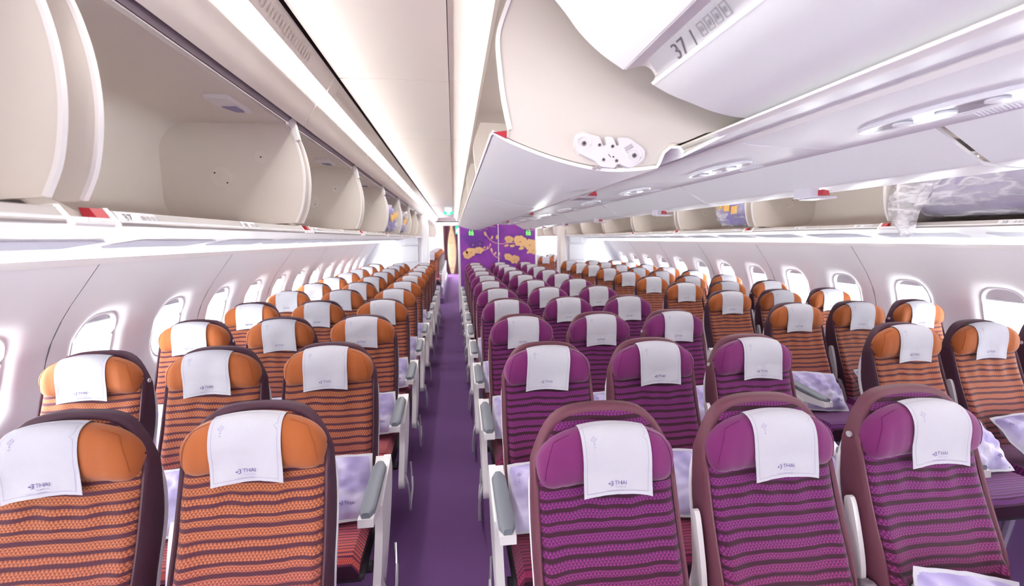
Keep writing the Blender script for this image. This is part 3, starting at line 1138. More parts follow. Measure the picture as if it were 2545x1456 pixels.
# number strip along the channel
mb = MB()
sn = Vector((-0.55, 0, -0.83)).normalized()
def ch(a, b, off=0.001):
    """a along y, b from upper edge (0) to lower edge (1) of the number strip"""
    x, z = lerp(-0.497, -0.466, b), lerp(2.0075, 1.9705, b)
    return (x+sn.x*off, a, z+sn.z*off)
mb.add([ch(0.35, 0), ch(1.02, 0), ch(1.02, 1), ch(0.35, 1), ch(0.35, 0, -0.004), ch(1.02, 0, -0.004), ch(1.02, 1, -0.004), ch(0.35, 1, -0.004)],
       [(0, 1, 2, 3), (7, 6, 5, 4), (0, 1, 5, 4), (1, 2, 6, 5), (2, 3, 7, 6), (3, 0, 4, 7)])
pl = obj('row_placard', mb, 'placard', t, smooth=False)
mb = MB()
fn = lambda a, b: ch(0.93-a, 0.88-b/0.048, 0.0022)
put_text(mb, '37', fn, 0, 0.0, 0.046, sx=1.1)
mk = MB()
mk.add([fn(0.072, 0.0), fn(0.075, 0.0), fn(0.081, 0.03), fn(0.077, 0.03)], [(0, 1, 2, 3)])
obj('row_number', mb, 'print_grey', pl, smooth=False)
obj('arrow_mark', mk, 'print_grey', pl, smooth=False)
mb = MB()
for q in range(4):
    a = 0.10+q*0.024
    for (p0, p1) in (((a, 0.004), (a+0.018, 0.006)), ((a, 0.028), (a+0.018, 0.030)), ((a, 0.004), (a+0.002, 0.03)), ((a+0.016, 0.004), (a+0.018, 0.03)), ((a+0.005, 0.012), (a+0.012, 0.022))):
        mb.add([fn(p0[0], p0[1]), fn(p1[0], p0[1]), fn(p1[0], p1[1]), fn(p0[0], p1[1])], [(0, 1, 2, 3)])
obj('seat_pictogram', mb, 'print_light', pl, smooth=False)

# centre service channel between the two bin rows
w = struct('trim_centre_service_channel', 'glossy white service channel with reading lights between the centre bins', 'trim')
for k in range(-1, 10):
    y0, y1 = 0.43+P*k, 0.43+P*(k+1)
    mb = MB()
    mb.strip([(-0.262, 1.877), (-0.242, 1.872), (-0.222, 1.878)], y0, y1, 0.006)
    obj('edge_rail', mb, 'bin_edge', w)
    mb = MB()
    mb.strip([(-0.222, 1.880), (-0.150, 1.880)], y0+0.003, y1-0.003, 0.008)
    obj('flat_rail', mb, 'psu_plain', w)
    mb = MB()
    mb.strip([(-0.150, 1.878), (-0.138, 1.870), (-0.126, 1.876)], y0, y1, 0.006)
    obj('edge_rail', mb, 'bin_edge', w)
    mb = MB()
    mb.strip(arc_poly([(-0.126, 1.878), (-0.05, 1.870), (0.08, 1.866), (0.20, 1.868), (0.262, 1.876)], 4), y0+0.003, y1-0.003, 0.008)
    sp = obj('service_panel', mb, 'psu_white', w)
    # lens-shaped reading light unit
    yc = y0+0.41
    a, b = 0.19, 0.040
    N = 40
    def lens_pt(q, s=1.0, dz=0.0):
        th = 2*math.pi*q/N
        yy = a*s*math.cos(th)
        xx = b*s*math.sin(th)*(1+0.25*math.cos(th)*0)
        return (0.06+xx, yc+yy, 1.8655+dz)
    mb = MB()
    mb.tube([lens_pt(q, 1, -0.002) for q in range(N)], 0.0065, 6, True)
    lu = obj('light_bezel', mb, 'bezel', sp)
    mb = MB()
    mb.prism([lens_pt(q, 0.97)[:2] for q in range(N)], 'z', 1.859, 1.865)
    obj('light_lens', mb, 'lens', lu)
    mb = MB()
    for dy in (-0.09, 0.0, 0.09):
        mb = MB()
        mb.disc((0.06, yc+dy, 1.857), 0.018, 'z', 16, 0.004)
        obj('reading_lamp', mb, 'bezel', lu)
    mb = MB()
    for r_ in range(7):
        for q in range(16):
            mb.disc((0.15+r_*0.008, yc-0.10+q*0.008+r_*0.004, 1.8665), 0.0022, 'z', 6, 0.002)
    tag(obj('speaker_holes', mb, 'psu_plain', sp), kind='stuff')

# ------------------------------------------------------------------ seats
Z_B, Z_T = 0.40, 1.12
def yb(z):
    """front surface line of the backrest"""
    t = (Z_T-z)/(Z_T-Z_B)
    return 0.018-0.21*t-0.018*math.exp(-((z-0.62)/0.12)**2)
def bw(z):
    return interp(z, [0.40, 0.55, 0.70, 0.85, 1.0, 1.14], [0.204, 0.209, 0.212, 0.211, 0.208, 0.204])
def ztop(u, ins=0.0):
    return Z_T-ins*1.3-0.028*u*u-0.125*abs(u)**5.5
def boundary(ins):
    """outline of the backrest (x,z), bottom left over the top to bottom right"""
    out = []
    for i in range(14):
        z = lerp(Z_B, ztop(1, ins), i/14)
        out.append((-(bw(z)-ins), z))
    for i in range(25):
        u = math.sin(lerp(-math.pi/2, math.pi/2, i/24))
        z = ztop(u, ins)
        out.append((u*(bw(z)-ins), z))
    for i in range(13, -1, -1):
        z = lerp(Z_B, ztop(1, ins), i/14)
        out.append((bw(z)-ins, z))
    return out
def thin(z):
    """the back gets slimmer towards its top edge"""
    return lerp(1.25, 0.42, smooth01((z-0.75)/0.36))
def backrest_mesh(m):
    mb = MB()
    INS = 0.011
    def fn(a, c):
        u = math.sin(lerp(-math.pi/2, math.pi/2, a))
        zt = ztop(u, INS)
        z = lerp(Z_B, zt, c)
        x = u*(bw(z)-INS)
        e = min(1.0, (1-abs(u))*5.0, (1-c)*9+0.02)
        d = -0.016*math.sqrt(max(0.0, 1-(1-max(0, min(1, e)))**2))
        # gentle sides hug the sitter, with a seam where the lower bolster begins
        ed = min(1.0, (1-abs(u))*9)
        d -= ed*0.014*smooth01((abs(u)-0.55)/0.45)*smooth01((0.95-z)/0.3)
        cr = math.hypot(abs(x)-0.30, (z-0.42)*0.85)
        s_ = (0.215-cr)
        if z < 0.72:
            d -= ed*(0.012*smooth01(s_/0.012)-0.004*math.exp(-((s_-0.0)/0.006)**2))
        # creases of the cover below the headrest
        d += 0.003*math.sin(x*70)*math.exp(-((z-0.86)/0.05)**2)
        return (x, yb(z)+d, z)
    mb.grid(45, 60, fn, uvf=lambda a, c, p: (p[0], p[2]))
    return mb.mesh('backrest', m)
def border_mesh(m):
    mb = MB()
    prof = [(0.013, -0.006), (0.008, -0.012), (0.003, -0.013), (-0.001, -0.006), (-0.003, 0.006), (-0.003, 0.030), (-0.003, 0.066), (0.001, 0.082), (0.012, 0.088)]
    loops = [[(x, yb(z)+d*thin(z), z) for x, z in boundary(ins)] for ins, d in prof]
    n = len(loops[0])
    mb.add([p for l in loops for p in l], [(i*n+q, i*n+q+1, (i+1)*n+q+1, (i+1)*n+q) for i in range(len(prof)-1) for q in range(n-1)])
    return mb.mesh('back_border', m)
def shell_mesh():
    mb = MB()
    prof = [(0.004, 0.076), (-0.003, 0.080), (-0.003, 0.090), (0.004, 0.098), (0.03, 0.102)]
    def loop(ins, d):
        a, b = boundary(ins), boundary(ins+0.016)
        return [(lerp(p[0], q[0], k), yb(p[1])+d*thin(p[1]), lerp(p[1], q[1], k)) for p, q, k in ((p, q, smooth01((p[1]-0.88)/0.14)) for p, q in zip(a, b))]
    loops = [loop(ins, d) for ins, d in prof]
    n = len(loops[0])
    mb.add([p for l in loops for p in l], [(i*n+q, i*n+q+1, (i+1)*n+q+1, (i+1)*n+q) for i in range(len(prof)-1) for q in range(n-1)])
    mb.grid(9, 9, lambda a, c: ((2*a-1)*(bw(lerp(Z_B, ztop(2*a-1, 0.03), c))-0.03), yb(lerp(Z_B, ztop(2*a-1, 0.03), c))+0.102*thin(lerp(Z_B, ztop(2*a-1, 0.03), c)), lerp(Z_B, ztop(2*a-1, 0.03), c)))
    return mb.mesh('back_shell', 'shell_white')
HZ, HA = 1.030, 0.203           # headrest centre height, half width
def head_dims(r):
    r = min(abs(r), 1.0)
    rnd = max(0.0, 1-r**7)**0.5
    top = (0.086-0.032*r*r)*rnd
    bot = (0.084+0.002*r*r)*max(0.0, 1-r**11)**0.5
    mid = -0.018*r*r
    return mid+top, mid-bot, rnd
def head_front(x, z):
    """y of the headrest front at (x, z) relative to headrest centre; None outside"""
    r = x/HA
    t, b, rnd = head_dims(r)
    zc, h = (t+b)/2, max(1e-4, (t-b)/2)
    q = (z-zc)/h
    if abs(q) > 1:
        return None
    return -(0.050+0.014*r*r)*max(0.0, 1-abs(r)**8)**0.5*max(0.0, 1-abs(q)**2.6)**(1/2.6)
HY = yb(HZ)-0.012
def headrest_mesh(m):
    mb = MB()
    NV = 28
    def fn(a, c):
        r = math.sin(lerp(-math.pi/2, math.pi/2, a))*0.9995
        t, b, rnd = head_dims(r)
        zc, h = (t+b)/2, (t-b)/2
        th = 2*math.pi*c
        cz, cyy = math.sin(th), math.cos(th)
        z = zc+h*math.copysign(abs(cz)**(2/2.6), cz)
        dep = (0.050+0.014*r*r)*max(0.0, 1-abs(r)**8)**0.5 if cyy > 0 else 0.018*max(0.0, 1-abs(r)**8)**0.5
        y = -dep*math.copysign(abs(cyy)**(2/2.6), cyy)
        y += 0.0022*math.sin(r*26)*math.exp(-((abs(r)-0.6)/0.12)**2)*(cyy > 0)
        return (r*HA, HY+y, HZ+z)
    mb.grid(37, NV, fn, cv=True, uvf=lambda a, c, p: (p[0], p[2]))
    return mb.mesh('headrest', m, angle=60)
def piping_mesh(m):
    out = []
    for s_ in (-1, 1):
        mb = MB()
        pts = []
        for i in range(15):
            t = i/14
            x = s_*(0.112+0.072*math.sin(t*math.pi/2))
            z = 0.076-0.130*(1-math.cos(t*math.pi/2))
            tt, bb, _ = head_dims(x/HA)
            z = max(bb+0.01, min(tt-0.004, z))
            y = head_front(x, z)
            pts.append((x, HY+(y if y is not None else -0.02)-0.0006, HZ+z))
        mb.tube(pts, 0.0012, 5)
        out.append(mb.mesh('piping', m))
    return out
def cushion_mesh(m):
    mb = MB()
    y0, y1, zt, zb, hw = -0.635, -0.10, 0.475, 0.37, 0.228
    def top(a, c):
        x = (2*a-1)*hw
        y = lerp(y0, y1, c)
        ex = 1-abs(2*a-1)
        e = min(1, ex*9)
        ef = min(1, c*9)
        z = zt-0.012*math.sin(c*math.pi)-0.035*(1-math.sqrt(max(0, 1-(1-e)**2)))-0.035*(1-math.sqrt(max(0, 1-(1-ef)**2)))
        return (x, y, z)
    mb.grid(19, 25, top, uvf=lambda a, c, p: (p[0], y1-p[1]))
    # plum sides
    lo = [top(a/18, 0) for a in range(19)]
    path = [top(0, c/24) for c in range(24, -1, -1)]+lo[1:]+[top(1, c/24) for c in range(1, 25)]
    n = len(path)
    mb.add(path+[(p[0]*0.97, p[1]+(0.02 if p[1] < -0.6 else 0), zb) for p in path], [(q, q+1, n+q+1, n+q) for q in range(n-1)], None, 1)
    return mb.mesh('seat_cushion', [m, 'plum'])
def armrest_meshes():
    """aisle armrest: parts built around x=0, facing -y"""
    o = {}
    mb = MB()
    # padded top
    def pad(a, c):
        th = 2*math.pi*c
        y = lerp(-0.640, -0.290, a)
        hw = 0.029*(1-max(0, (abs(2*a-1)-0.86)/0.14)**2*0.5)
        z0 = 0.628+0.020*smooth01(a)
        return (hw*math.copysign(abs(math.cos(th))**0.6, math.cos(th)), y, z0+0.016*math.copysign(abs(math.sin(th))**0.6, math.sin(th)))
    mb.grid(12, 16, pad, cv=True)
    for a in (0, 1):
        mb.add([pad(a, q/16) for q in range(16)], [tuple(range(16))])
    o['armrest_pad'] = (mb, 'arm_pad')
    mb = MB()
    mb.prism([(-0.648, 0.592), (-0.645, 0.622), (-0.45, 0.622), (-0.26, 0.642), (-0.235, 0.660), (-0.215, 0.640), (-0.22, 0.60), (-0.30, 0.575), (-0.50, 0.575)], 'x', -0.028, 0.028)
    o['armrest_body'] = (mb, 'arm_white')
    mb = MB()
    prof = arc_poly([(-0.215, 0.655), (-0.195, 0.60), (-0.22, 0.52), (-0.29, 0.42), (-0.38, 0.33), (-0.47, 0.265), (-0.55, 0.235), (-0.605, 0.245), (-0.620, 0.285), (-0.590, 0.33), (-0.545, 0.40), (-0.505, 0.48), (-0.490, 0.575)], 4)
    mb.prism(prof, 'x', 0.004, 0.034)
    o['end_panel'] = (mb, 'arm_white')
    mb = MB()
    loop = [(0.030, -0.53, 0.30), (0.046, -0.555, 0.25), (0.055, -0.56, 0.17), (0.055, -0.545, 0.09), (0.05, -0.51, 0.055), (0.045, -0.42, 0.05), (0.04, -0.25, 0.05), (0.03, -0.15, 0.07), (0.02, -0.12, 0.16)]
    mb.tube(loop, 0.0075, 8)
    o['luggage_bar'] = (mb, 'bar_metal')
    return o
ARM = armrest_meshes()
arm_m = {1: {}, -1: {}}
for nm, (mbx, mm) in ARM.items():
    arm_m[1][nm] = mbx.mesh(nm, mm)
    mbx.mirror()
    arm_m[-1][nm] = mbx.mesh(nm, mm)
# armrest between two seats, folded up into the gap
mb = MB()
mb.prism(arc_poly([(-0.135, 0.54), (-0.165, 0.58), (-0.158, 0.66), (-0.125, 0.78), (-0.105, 0.825), (-0.085, 0.815), (-0.090, 0.77), (-0.105, 0.66), (-0.09, 0.58), (-0.10, 0.54)], 3), 'x', -0.008, 0.008)
mid_arm = mb.mesh('folded_armrest', 'arm_white')
mb = MB()
mb.prism(arc_poly([(-0.17, 0.60), (-0.20, 0.585), (-0.23, 0.54), (-0.27, 0.44), (-0.30, 0.36), (-0.27, 0.34), (-0.22, 0.40), (-0.17, 0.50), (-0.13, 0.575)], 3), 'x', -0.012, 0.012)
mb.disc((0, -0.185, 0.578), 0.022, 'x', 16, 0.030)
mid_hinge = mb.mesh('armrest_hinge', 'rail_grey')
mb = MB()
mb.box(-0.235, 0.235, -0.60, -0.10, 0.34, 0.375, bev=0.01)
mb.tube([(-0.25, -0.50, 0.33), (0.25, -0.50, 0.33)], 0.022, 8)
mb.tube([(-0.25, -0.20, 0.33), (0.25, -0.20, 0.33)], 0.022, 8)
frame_m = mb.mesh('seat_frame', 'frame_dark')
mb = MB()
mb.tube([(0, -0.50, 0.33), (0, -0.46, 0.0)], [0.022, 0.016], 8)
leg_front = mb.mesh('leg', 'bar_metal')
mb = MB()
mb.tube([(0, -0.20, 0.33), (0, -0.05, 0.0)], [0.022, 0.016], 8)
leg_rear = mb.mesh('leg', 'bar_metal')
mb = MB()
mb.disc((0, yb(0.985)+0.020, 0.985), 0.0095, 'x', 16, 0.006)
cap_m = mb.mesh('coat_hook', 'cap_metal')

SEATM = {
    'orange': dict(backrest=backrest_mesh('orange_stripe'), back_border=border_mesh('plum'), headrest=headrest_mesh('orange_cloth'), piping=piping_mesh('orange_piping')),
    'purple': dict(backrest=backrest_mesh('purple_stripe'), back_border=border_mesh('plum_warm'), headrest=headrest_mesh('purple_cloth'), piping=piping_mesh('purple_piping')),
}
CUSH = {'L': cushion_mesh('orange_seat'), 'C': cushion_mesh('purple_seat'), 'R': cushion_mesh('right_seat')}
SHELLM = shell_mesh()

# ---- headrest cloths
CW, CL_FRONT = 0.0985, 0.222
def cloth_profile(x):
    """(y,z) polyline of the cloth over the headrest at x, from behind the top down the front"""
    t, b, rnd = head_dims(x/HA)
    zc, h = (t+b)/2, (t-b)/2
    dep = (0.050+0.014*(x/HA)**2)*(1-abs(x/HA)**8)**0.5
    pts = []
    e = 2/2.6
    for i in range(33):
        th = lerp(math.radians(125), math.radians(-62), i/32)
        sn_, cs = math.sin(th), math.cos(th)
        z = zc+h*math.copysign(abs(sn_)**e, sn_)
        y = -(dep if cs > 0 else 0.018)*math.copysign(abs(cs)**e, cs)
        L = math.hypot(y, z-zc) or 1
        pts.append((HY+y*(1+0.0045/L), HZ+zc+(z-zc)*(1+0.0045/L)))
        if i > 10 and z < -0.030:
            break
    y, z = pts[-1]
    while z > HZ-0.26:
        z -= 0.012
        y -= 0.0004
        pts.append((y, z))
    return pts
def cloth_fn(dx, tilt, seed):
    """cloth laid dx off centre and turned by tilt degrees; returns print space -> 3-D"""
    cols = {}
    rng = random.Random(seed)
    ph = [rng.uniform(0, 6) for _ in range(6)]
    ca, sa = math.cos(math.radians(tilt)), math.sin(math.radians(tilt))
    def prof(x):
        key = round(x*500)
        if key not in cols:
            pts = cloth_profile(key/500)
            ds = [0.0]
            for a, b in zip(pts, pts[1:]):
                ds.append(ds[-1]+math.hypot(b[0]-a[0], b[1]-a[1]))
            i0 = max(range(len(pts)), key=lambda i: pts[i][1])
            cols[key] = ([d-ds[i0] for d in ds], [p[0] for p in pts], [p[1] for p in pts])
        return cols[key]
    def fn(x, s_, off=0.0):
        """x across (m), s_ down from the crest (m)"""
        xr, sr = x*ca-s_*sa+dx, x*sa+s_*ca
        d, ys, zs = prof(max(-0.18, min(0.18, xr)))
        y = float(np.interp(sr, d, ys))
        z = float(np.interp(sr, d, zs))
        w = smooth01(s_/0.07)
        u = x/CW
        y -= w*(0.0012+0.0012*math.sin(u*4+ph[0]+s_*14)+0.0010*math.sin(s_*45+ph[1]+u*3))
        y -= 0.004*smooth01((s_-0.17)/0.07)*(0.5+0.5*math.sin(u*2.6+ph[2]))
        return (xr+0.0012*math.sin(s_*18+ph[4]), y-off, z+off*0.35*max(0.0, 1-s_/0.04))
    return fn
def cloth_mesh(fn):
    mb = MB()
    n = 19
    mb.grid(n, 34, lambda a, c: fn((2*a-1)*CW, lerp(-0.022, CL_FRONT, c)))
    mb.grid(n, 34, lambda a, c: fn((2*a-1)*CW, lerp(-0.022, CL_FRONT, c), -0.0012))
    me = mb.mesh('headrest_cloth', 'cloth_white', angle=80)
    return me
def ribbon(mb, fn, pts, w, off=0.0014):
    """flat printed line through 2-D print points"""
    P_ = []
    for a, b in zip(pts, pts[1:]):
        n = max(1, int(math.hypot(b[0]-a[0], b[1]-a[1])/0.012))
        P_ += [(lerp(a[0], b[0], i/n), lerp(a[1], b[1], i/n)) for i in range(n)]
    P_.append(pts[-1])
    v = []
    for i, p in enumerate(P_):
        a, b = P_[max(i-1, 0)], P_[min(i+1, len(P_)-1)]
        dx, dy = b[0]-a[0], b[1]-a[1]
        L = math.hypot(dx, dy) or 1
        nx, ny = -dy/L*w/2, dx/L*w/2
        v += [fn(p[0]+nx, p[1]+ny, off), fn(p[0]-nx, p[1]-ny, off)]
    mb.add(v, [(2*i, 2*i+1, 2*i+3, 2*i+2) for i in range(len(P_)-1)])
def logo_shapes(mb, f2, x0, y0, s):
    """three-petal swirl mark, f2 maps (x right, y up)"""
    def blob(pts):
        pts = [(x0+p[0]*s, y0+p[1]*s) for p in pts]
        mb.add([f2(*p) for p in pts], [tuple(range(len(pts)))])
    def crescent(cx, cy, r, a0, a1, w0, w1, n=10):
        o_, i_ = [], []
        for q in range(n+1):
            t = q/n
            a = math.radians(lerp(a0, a1, t))
            w = lerp(w0, w1, t)
            o_.append((cx+(r+w)*math.cos(a), cy+(r+w)*math.sin(a)))
            i_.append((cx+(r-w)*math.cos(a), cy+(r-w)*math.sin(a)))
        v = [f2(x0+p[0]*s, y0+p[1]*s) for p in o_+i_]
        mb.add(v, [(q, q+1, n+1+q+1, n+1+q) for q in range(n)])
    blob([(0, 0.5), (0.22, 0.66), (0.45, 0.62), (0.36, 0.5), (0.45, 0.38), (0.22, 0.34)])
    crescent(0.72, 0.72, 0.22, 200, -60, 0.02, 0.10)
    crescent(0.72, 0.28, 0.22, 160, 420, 0.02, 0.10)
    blob([(0.48, 0.5), (0.62, 0.56), (0.78, 0.5), (0.62, 0.44)])
def print_meshes(fn):
    bd = MB()
    m = 0.0095
    xl, xr, yt, ybm = -CW+m, CW-m, 0.012, CL_FRONT-0.011
    ribbon(bd, fn, [(xl, yt), (xl, ybm)], 0.0009)
    ribbon(bd, fn, [(xl, ybm), (xr-0.004, ybm)], 0.0009)
    ribbon(bd, fn, [(xr-0.004, ybm), (xr, 0.075), (xr-0.002, 0.062), (xr-0.012, 0.054), (xr-0.002, 0.046), (xr-0.002, 0.012)], 0.0009)
    ribbon(bd, fn, [(-CW, 0.014), (CW, 0.014)], 0.0007)
    em = MB()
    def sq(cx, cy, r, mbx=em):
        mbx.add([fn(cx, cy-r, 0.0016), fn(cx+r, cy, 0.0016), fn(cx, cy+r, 0.0016), fn(cx-r, cy, 0.0016)], [(0, 1, 2, 3)])
    cx, cy, R = -CW+0.034, 0.056, 0.0048
    for i in (-1, 1):
        for j in (-1, 1):
            gx, gy = cx+(i+j)*R*0.58*1.0, cy+(i-j)*R*0.58
            for a in (-1, 1):
                for b in (-1, 1):
                    sq(gx+(a+b)*R*0.27, gy+(a-b)*R*0.27, R*0.235)
    sq(cx, cy+0.0125, 0.0016)
    for a in (-1, 1):
        for b in (-1, 1):
            sq(cx+(a+b)*0.0011, cy+0.0205+(a-b)*0.0011, 0.0010)
    lg = MB()
    f2 = lambda x, y: fn(x, 0.196-y, 0.0018)
    s = 0.0145
    x0 = -0.030
    logo_shapes(lg, f2, x0, 0.0, s)
    put_text(lg, 'THAI', f2, x0+0.019, 0.003, 0.0165, sx=0.95)
    sm = MB()
    put_text(sm, 'Smooth as silk', f2, x0+0.021, -0.0050, 0.0052)
    put_text(sm, 'A STAR ALLIANCE MEMBER', f2, x0-0.002, -0.0135, 0.0038, sx=1.05)
    return bd.mesh('printed_border', 'print_pale', smooth=False), em.mesh('printed_emblem', 'print_violet', smooth=False), \
        lg.mesh('printed_logo', 'print_violet', smooth=False), sm.mesh('printed_slogan', 'print_pale', smooth=False)
CLOTHS = {}
def cloth_set(dx, tilt):
    key = (round(dx, 4), round(tilt, 1))
    if key not in CLOTHS:
        f_ = cloth_fn(key[0], key[1], len(CLOTHS))
        CLOTHS[key] = (cloth_mesh(f_),)+print_meshes(f_)
    return CLOTHS[key]

# ---- pillows
def pillow_surface(a, c, side, W_=0.18, H_=0.130, T=0.055):
    u, v = 2*a-1, 2*c-1
    e = max(0.0, (1-abs(u)**3.0))*max(0.0, (1-abs(v)**3.0))
    x = u*W_*(1-0.05*(1-abs(v)**2)*0)
    z = v*H_
    wr = 0.007*math.sin(9*u+5*v)+0.005*math.sin(17*v-6*u+1.3)+0.004*math.sin(23*u+2)
    y = side*(T*e**0.55+wr*min(1, e*2.2))
    return (x*(1-0.04*abs(v)), y, z*(1-0.05*abs(u)))
def pillow_fn(x, s_, off=0.0):
    """print space on the pillow front, x across, s_ down from centre"""
    p = pillow_surface((x/0.18+1)/2, (-s_/0.130+1)/2, -1)
    return (p[0], p[1]-off-0.0004, p[2])
mb = MB()
for side in (-1, 1):
    mb.grid(25, 19, lambda a, c, side=side: pillow_surface(a, c, side))
pillow_m = mb.mesh('pillow', 'pillow_print', angle=80)
mb = MB()
loop = []
for i in range(40):
    t = i/10
    e = int(t)
    q = t-e
    u, v = [(lerp(-1, 1, q), -1), (1, lerp(-1, 1, q)), (lerp(1, -1, q), 1), (-1, lerp(1, -1, q))][e]
    loop.append((u, v))
vs = []
for u, v in loop:
    bx, bz = u*0.18*(1-0.04*abs(v)), v*0.130*(1-0.05*abs(u))
    wv = 0.004*math.sin(u*11+v*7)
    vs += [(bx*0.97, wv*0.3-0.003, bz*0.96), (bx*1.05, wv-0.001, bz*1.07), (bx*1.05, wv+0.001, bz*1.07), (bx*0.97, wv*0.3+0.003, bz*0.96)]
n = len(loop)
mb.add(vs, [(4*i+k, 4*((i+1) % n)+k, 4*((i+1) % n)+k+1, 4*i+k+1) for i in range(n) for k in range(3)])
flange_m = mb.mesh('pillow_flange', 'cloth_white')
mb = MB()
f2 = lambda x, y: pillow_fn(x, 0.085-y, 0.0012)
logo_shapes(mb, f2, 0.075, 0, 0.016)
put_text(mb, 'THAI', f2, 0.096, 0.003, 0.017)
plogo_m = mb.mesh('printed_logo', 'print_violet', smooth=False)
mb = MB()
for (cx, cy, R) in ((-0.151, -0.080, 0.005), (-0.139, -0.080, 0.005), (-0.145, -0.086, 0.005), (-0.145, -0.074, 0.005), (-0.145, -0.060, 0.003), (-0.145, -0.049, 0.0025)):
    mb.add([pillow_fn(cx, cy-R, 0.0012), pillow_fn(cx+R, cy, 0.0012), pillow_fn(cx, cy+R, 0.0012), pillow_fn(cx-R, cy, 0.0012)], [(0, 1, 2, 3)])
pemb_m = mb.mesh('printed_emblem', 'print_pale', smooth=False)

COLX = {'L': (('window', -2.547), ('middle', -2.041), ('aisle', -1.535)),
        'C': (('left', -0.516), ('middle', -0.002), ('right', 0.514)),
        'R': (('aisle', 1.526), ('middle', 2.027), ('window', 2.527))}
BLK = {'L': 'left block', 'C': 'centre block', 'R': 'right block'}
# headrest height tweaks seen in the photograph (block, row, column): dz, cloth shift x, cloth tilt deg
HEADADJ = {('C', 0, 0): (-0.030, 0.015, -2.0), ('C', 0, 1): (-0.022, 0.012, -4.0), ('C', 0, 2): (-0.02, 0.020, -3.0), ('L', 0, 2): (-0.004, -0.006, 0.5),
           ('L', 0, 1): (-0.004, -0.030, 0.5), ('L', 1, 2): (0, -0.006, 0), ('L', 1, 1): (0, -0.012, 0), ('L', 1, 0): (0, -0.012, 1), ('C', 1, 0): (0, 0.0, 3.0),
           ('C', 1, 1): (0.0, 0.012, -2), ('C', 1, 2): (0, 0.022, -1), ('L', 2, 1): (0, 0.0, -3)}
rng = random.Random(11)
def seat(block, row, ci, far=False, y=None, z=0.0):
    where, x = COLX[block][ci]
    colr = 'purple' if block == 'C' else 'orange'
    D = y if y is not None else D0[block]+P*row
    rown = ('%s row' % ORD[row]) if not far else ('%s row behind white partition' % ORD[row])
    place = '%s %s seat, %s of %s' % (colr, where, rown, BLK[block])
    t = thing('cabin_seat', 'striped '+place, 'seat', (x, D, z), 'purple seats of the centre block' if block == 'C' else 'orange seats of the '+BLK[block])
    M_ = SEATM[colr]
    adj = HEADADJ.get((block, row, ci), None) if not far else None
    dz, dx, tl = adj if adj else (rng.uniform(-0.004, 0.004),)+rng.choice([(0.0, 0.0), (0.006, 1.2), (-0.008, -1.5), (0.010, -0.8), (-0.004, 2.0)])
    link('backrest', M_['backrest'], t)
    link('back_border', M_['back_border'], t)
    link('back_shell', SHELLM, t)
    slope = (yb(HZ+0.05)-yb(HZ-0.05))/0.1
    h = link('headrest', M_['headrest'], t, (0, dz*slope, dz))
    if row < 4 and not far:
        for pm in M_['piping']:
            link('piping', pm, h)
    link('seat_cushion', CUSH[block], t)
    link('seat_frame', frame_m, t)
    if ci != 1 and not far:
        for lm in (leg_front, leg_rear):
            link('leg', lm, t, (0.12 if ci == 0 else -0.12, 0, 0))
    # armrests
    aisle_sides = {('L', 2): (1,), ('C', 0): (-1,), ('C', 2): (1,), ('R', 0): (-1,)}.get((block, ci), ())
    for s in aisle_sides:
        ar = link('armrest', arm_m[s]['armrest_body'], t, (s*0.262, 0, 0))
        link('armrest_pad', arm_m[s]['armrest_pad'], ar)
        link('end_panel', arm_m[s]['end_panel'], t, (s*0.262, 0, 0))
        link('luggage_bar', arm_m[s]['luggage_bar'], t, (s*0.262, 0, 0))
    if ci < 2:
        a = link('folded_armrest', mid_arm, t, (0.278, 0.05, -0.02))
        if row < 3:
            link('armrest_hinge', mid_hinge, a)
    if row < 5 and not far:
        if block == 'L' and ci == 0:
            link('coat_hook', cap_m, t, (0.2135, 0, 0))
        if (block == 'C' and ci == 2) or (block == 'R' and ci == 2):
            link('coat_hook', cap_m, t, (-0.2135, 0, 0))
    # cloth on the headrest
    cm, bd, em, lg, sm = cloth_set(dx, tl)
    c = link('headrest_cloth', cm, None, (x, D+dz*slope, z+dz))
    tag(c, 'white printed cloth on the %s' % place, 'headrest cloth', 'white headrest cloths')
    if not far and row < 6:
        for nm, me in (('printed_border', bd), ('printed_emblem', em), ('printed_logo', lg), ('printed_slogan', sm)):
            if row < 3 or nm in ('printed_emblem', 'printed_logo'):
                link(nm, me, c)
    return t
def pillow(block, row, ci, dx=0.03, tilt=-48, roll=0.0, dy=0.0, dz=0.0, yaw=0.0):
    where, x = COLX[block][ci]
    D = D0[block]+P*row
    colr = 'purple' if block == 'C' else 'orange'
    t = link('pillow', pillow_m, None, (x+dx, D-0.345+dy, 0.582+dz), (math.radians(tilt), math.radians(roll), math.radians(yaw)))
    tag(t, 'lavender printed pillow on the %s %s seat, %s row of %s' % (colr, where, ORD[row], BLK[block]), 'pillow', 'lavender pillows on the seats')
    link('pillow_flange', flange_m, t)
    if row < 4:
        link('printed_logo', plogo_m, t)
        link('printed_emblem', pemb_m, t)
for row in range(11):
    for blk in 'LCR':
        for ci in range(3):
            if blk == 'R' and row == 0 and ci > 0:
                continue
            if blk == 'L' and row == 0 and ci == 0:
                continue
            seat(blk, row, ci)
for row in range(1, 7):
    for ci in range(3):
        if row > 4 and ci < 2:
            continue
        pillow('L', row, ci, 0.045 if ci == 2 else 0.03, rng.uniform(-50, -42), rng.uniform(-7, 3))
for row in range(1, 5):
    for ci in range(3):
        if row > 3 and ci > 0:
            continue
        pillow('C', row, ci, -0.035 if ci == 0 else 0.045, rng.uniform(-48, -40), rng.uniform(-3, 6))
pillow('C', 0, 2, -0.04, -18, 14, 0.09, -0.06)
pillow('R', 1, 0, 0.02, -45, 4)
pillow('R', 2, 0, -0.08, -40, 6)
pillow('R', 3, 0, -0.02, -45, 3)
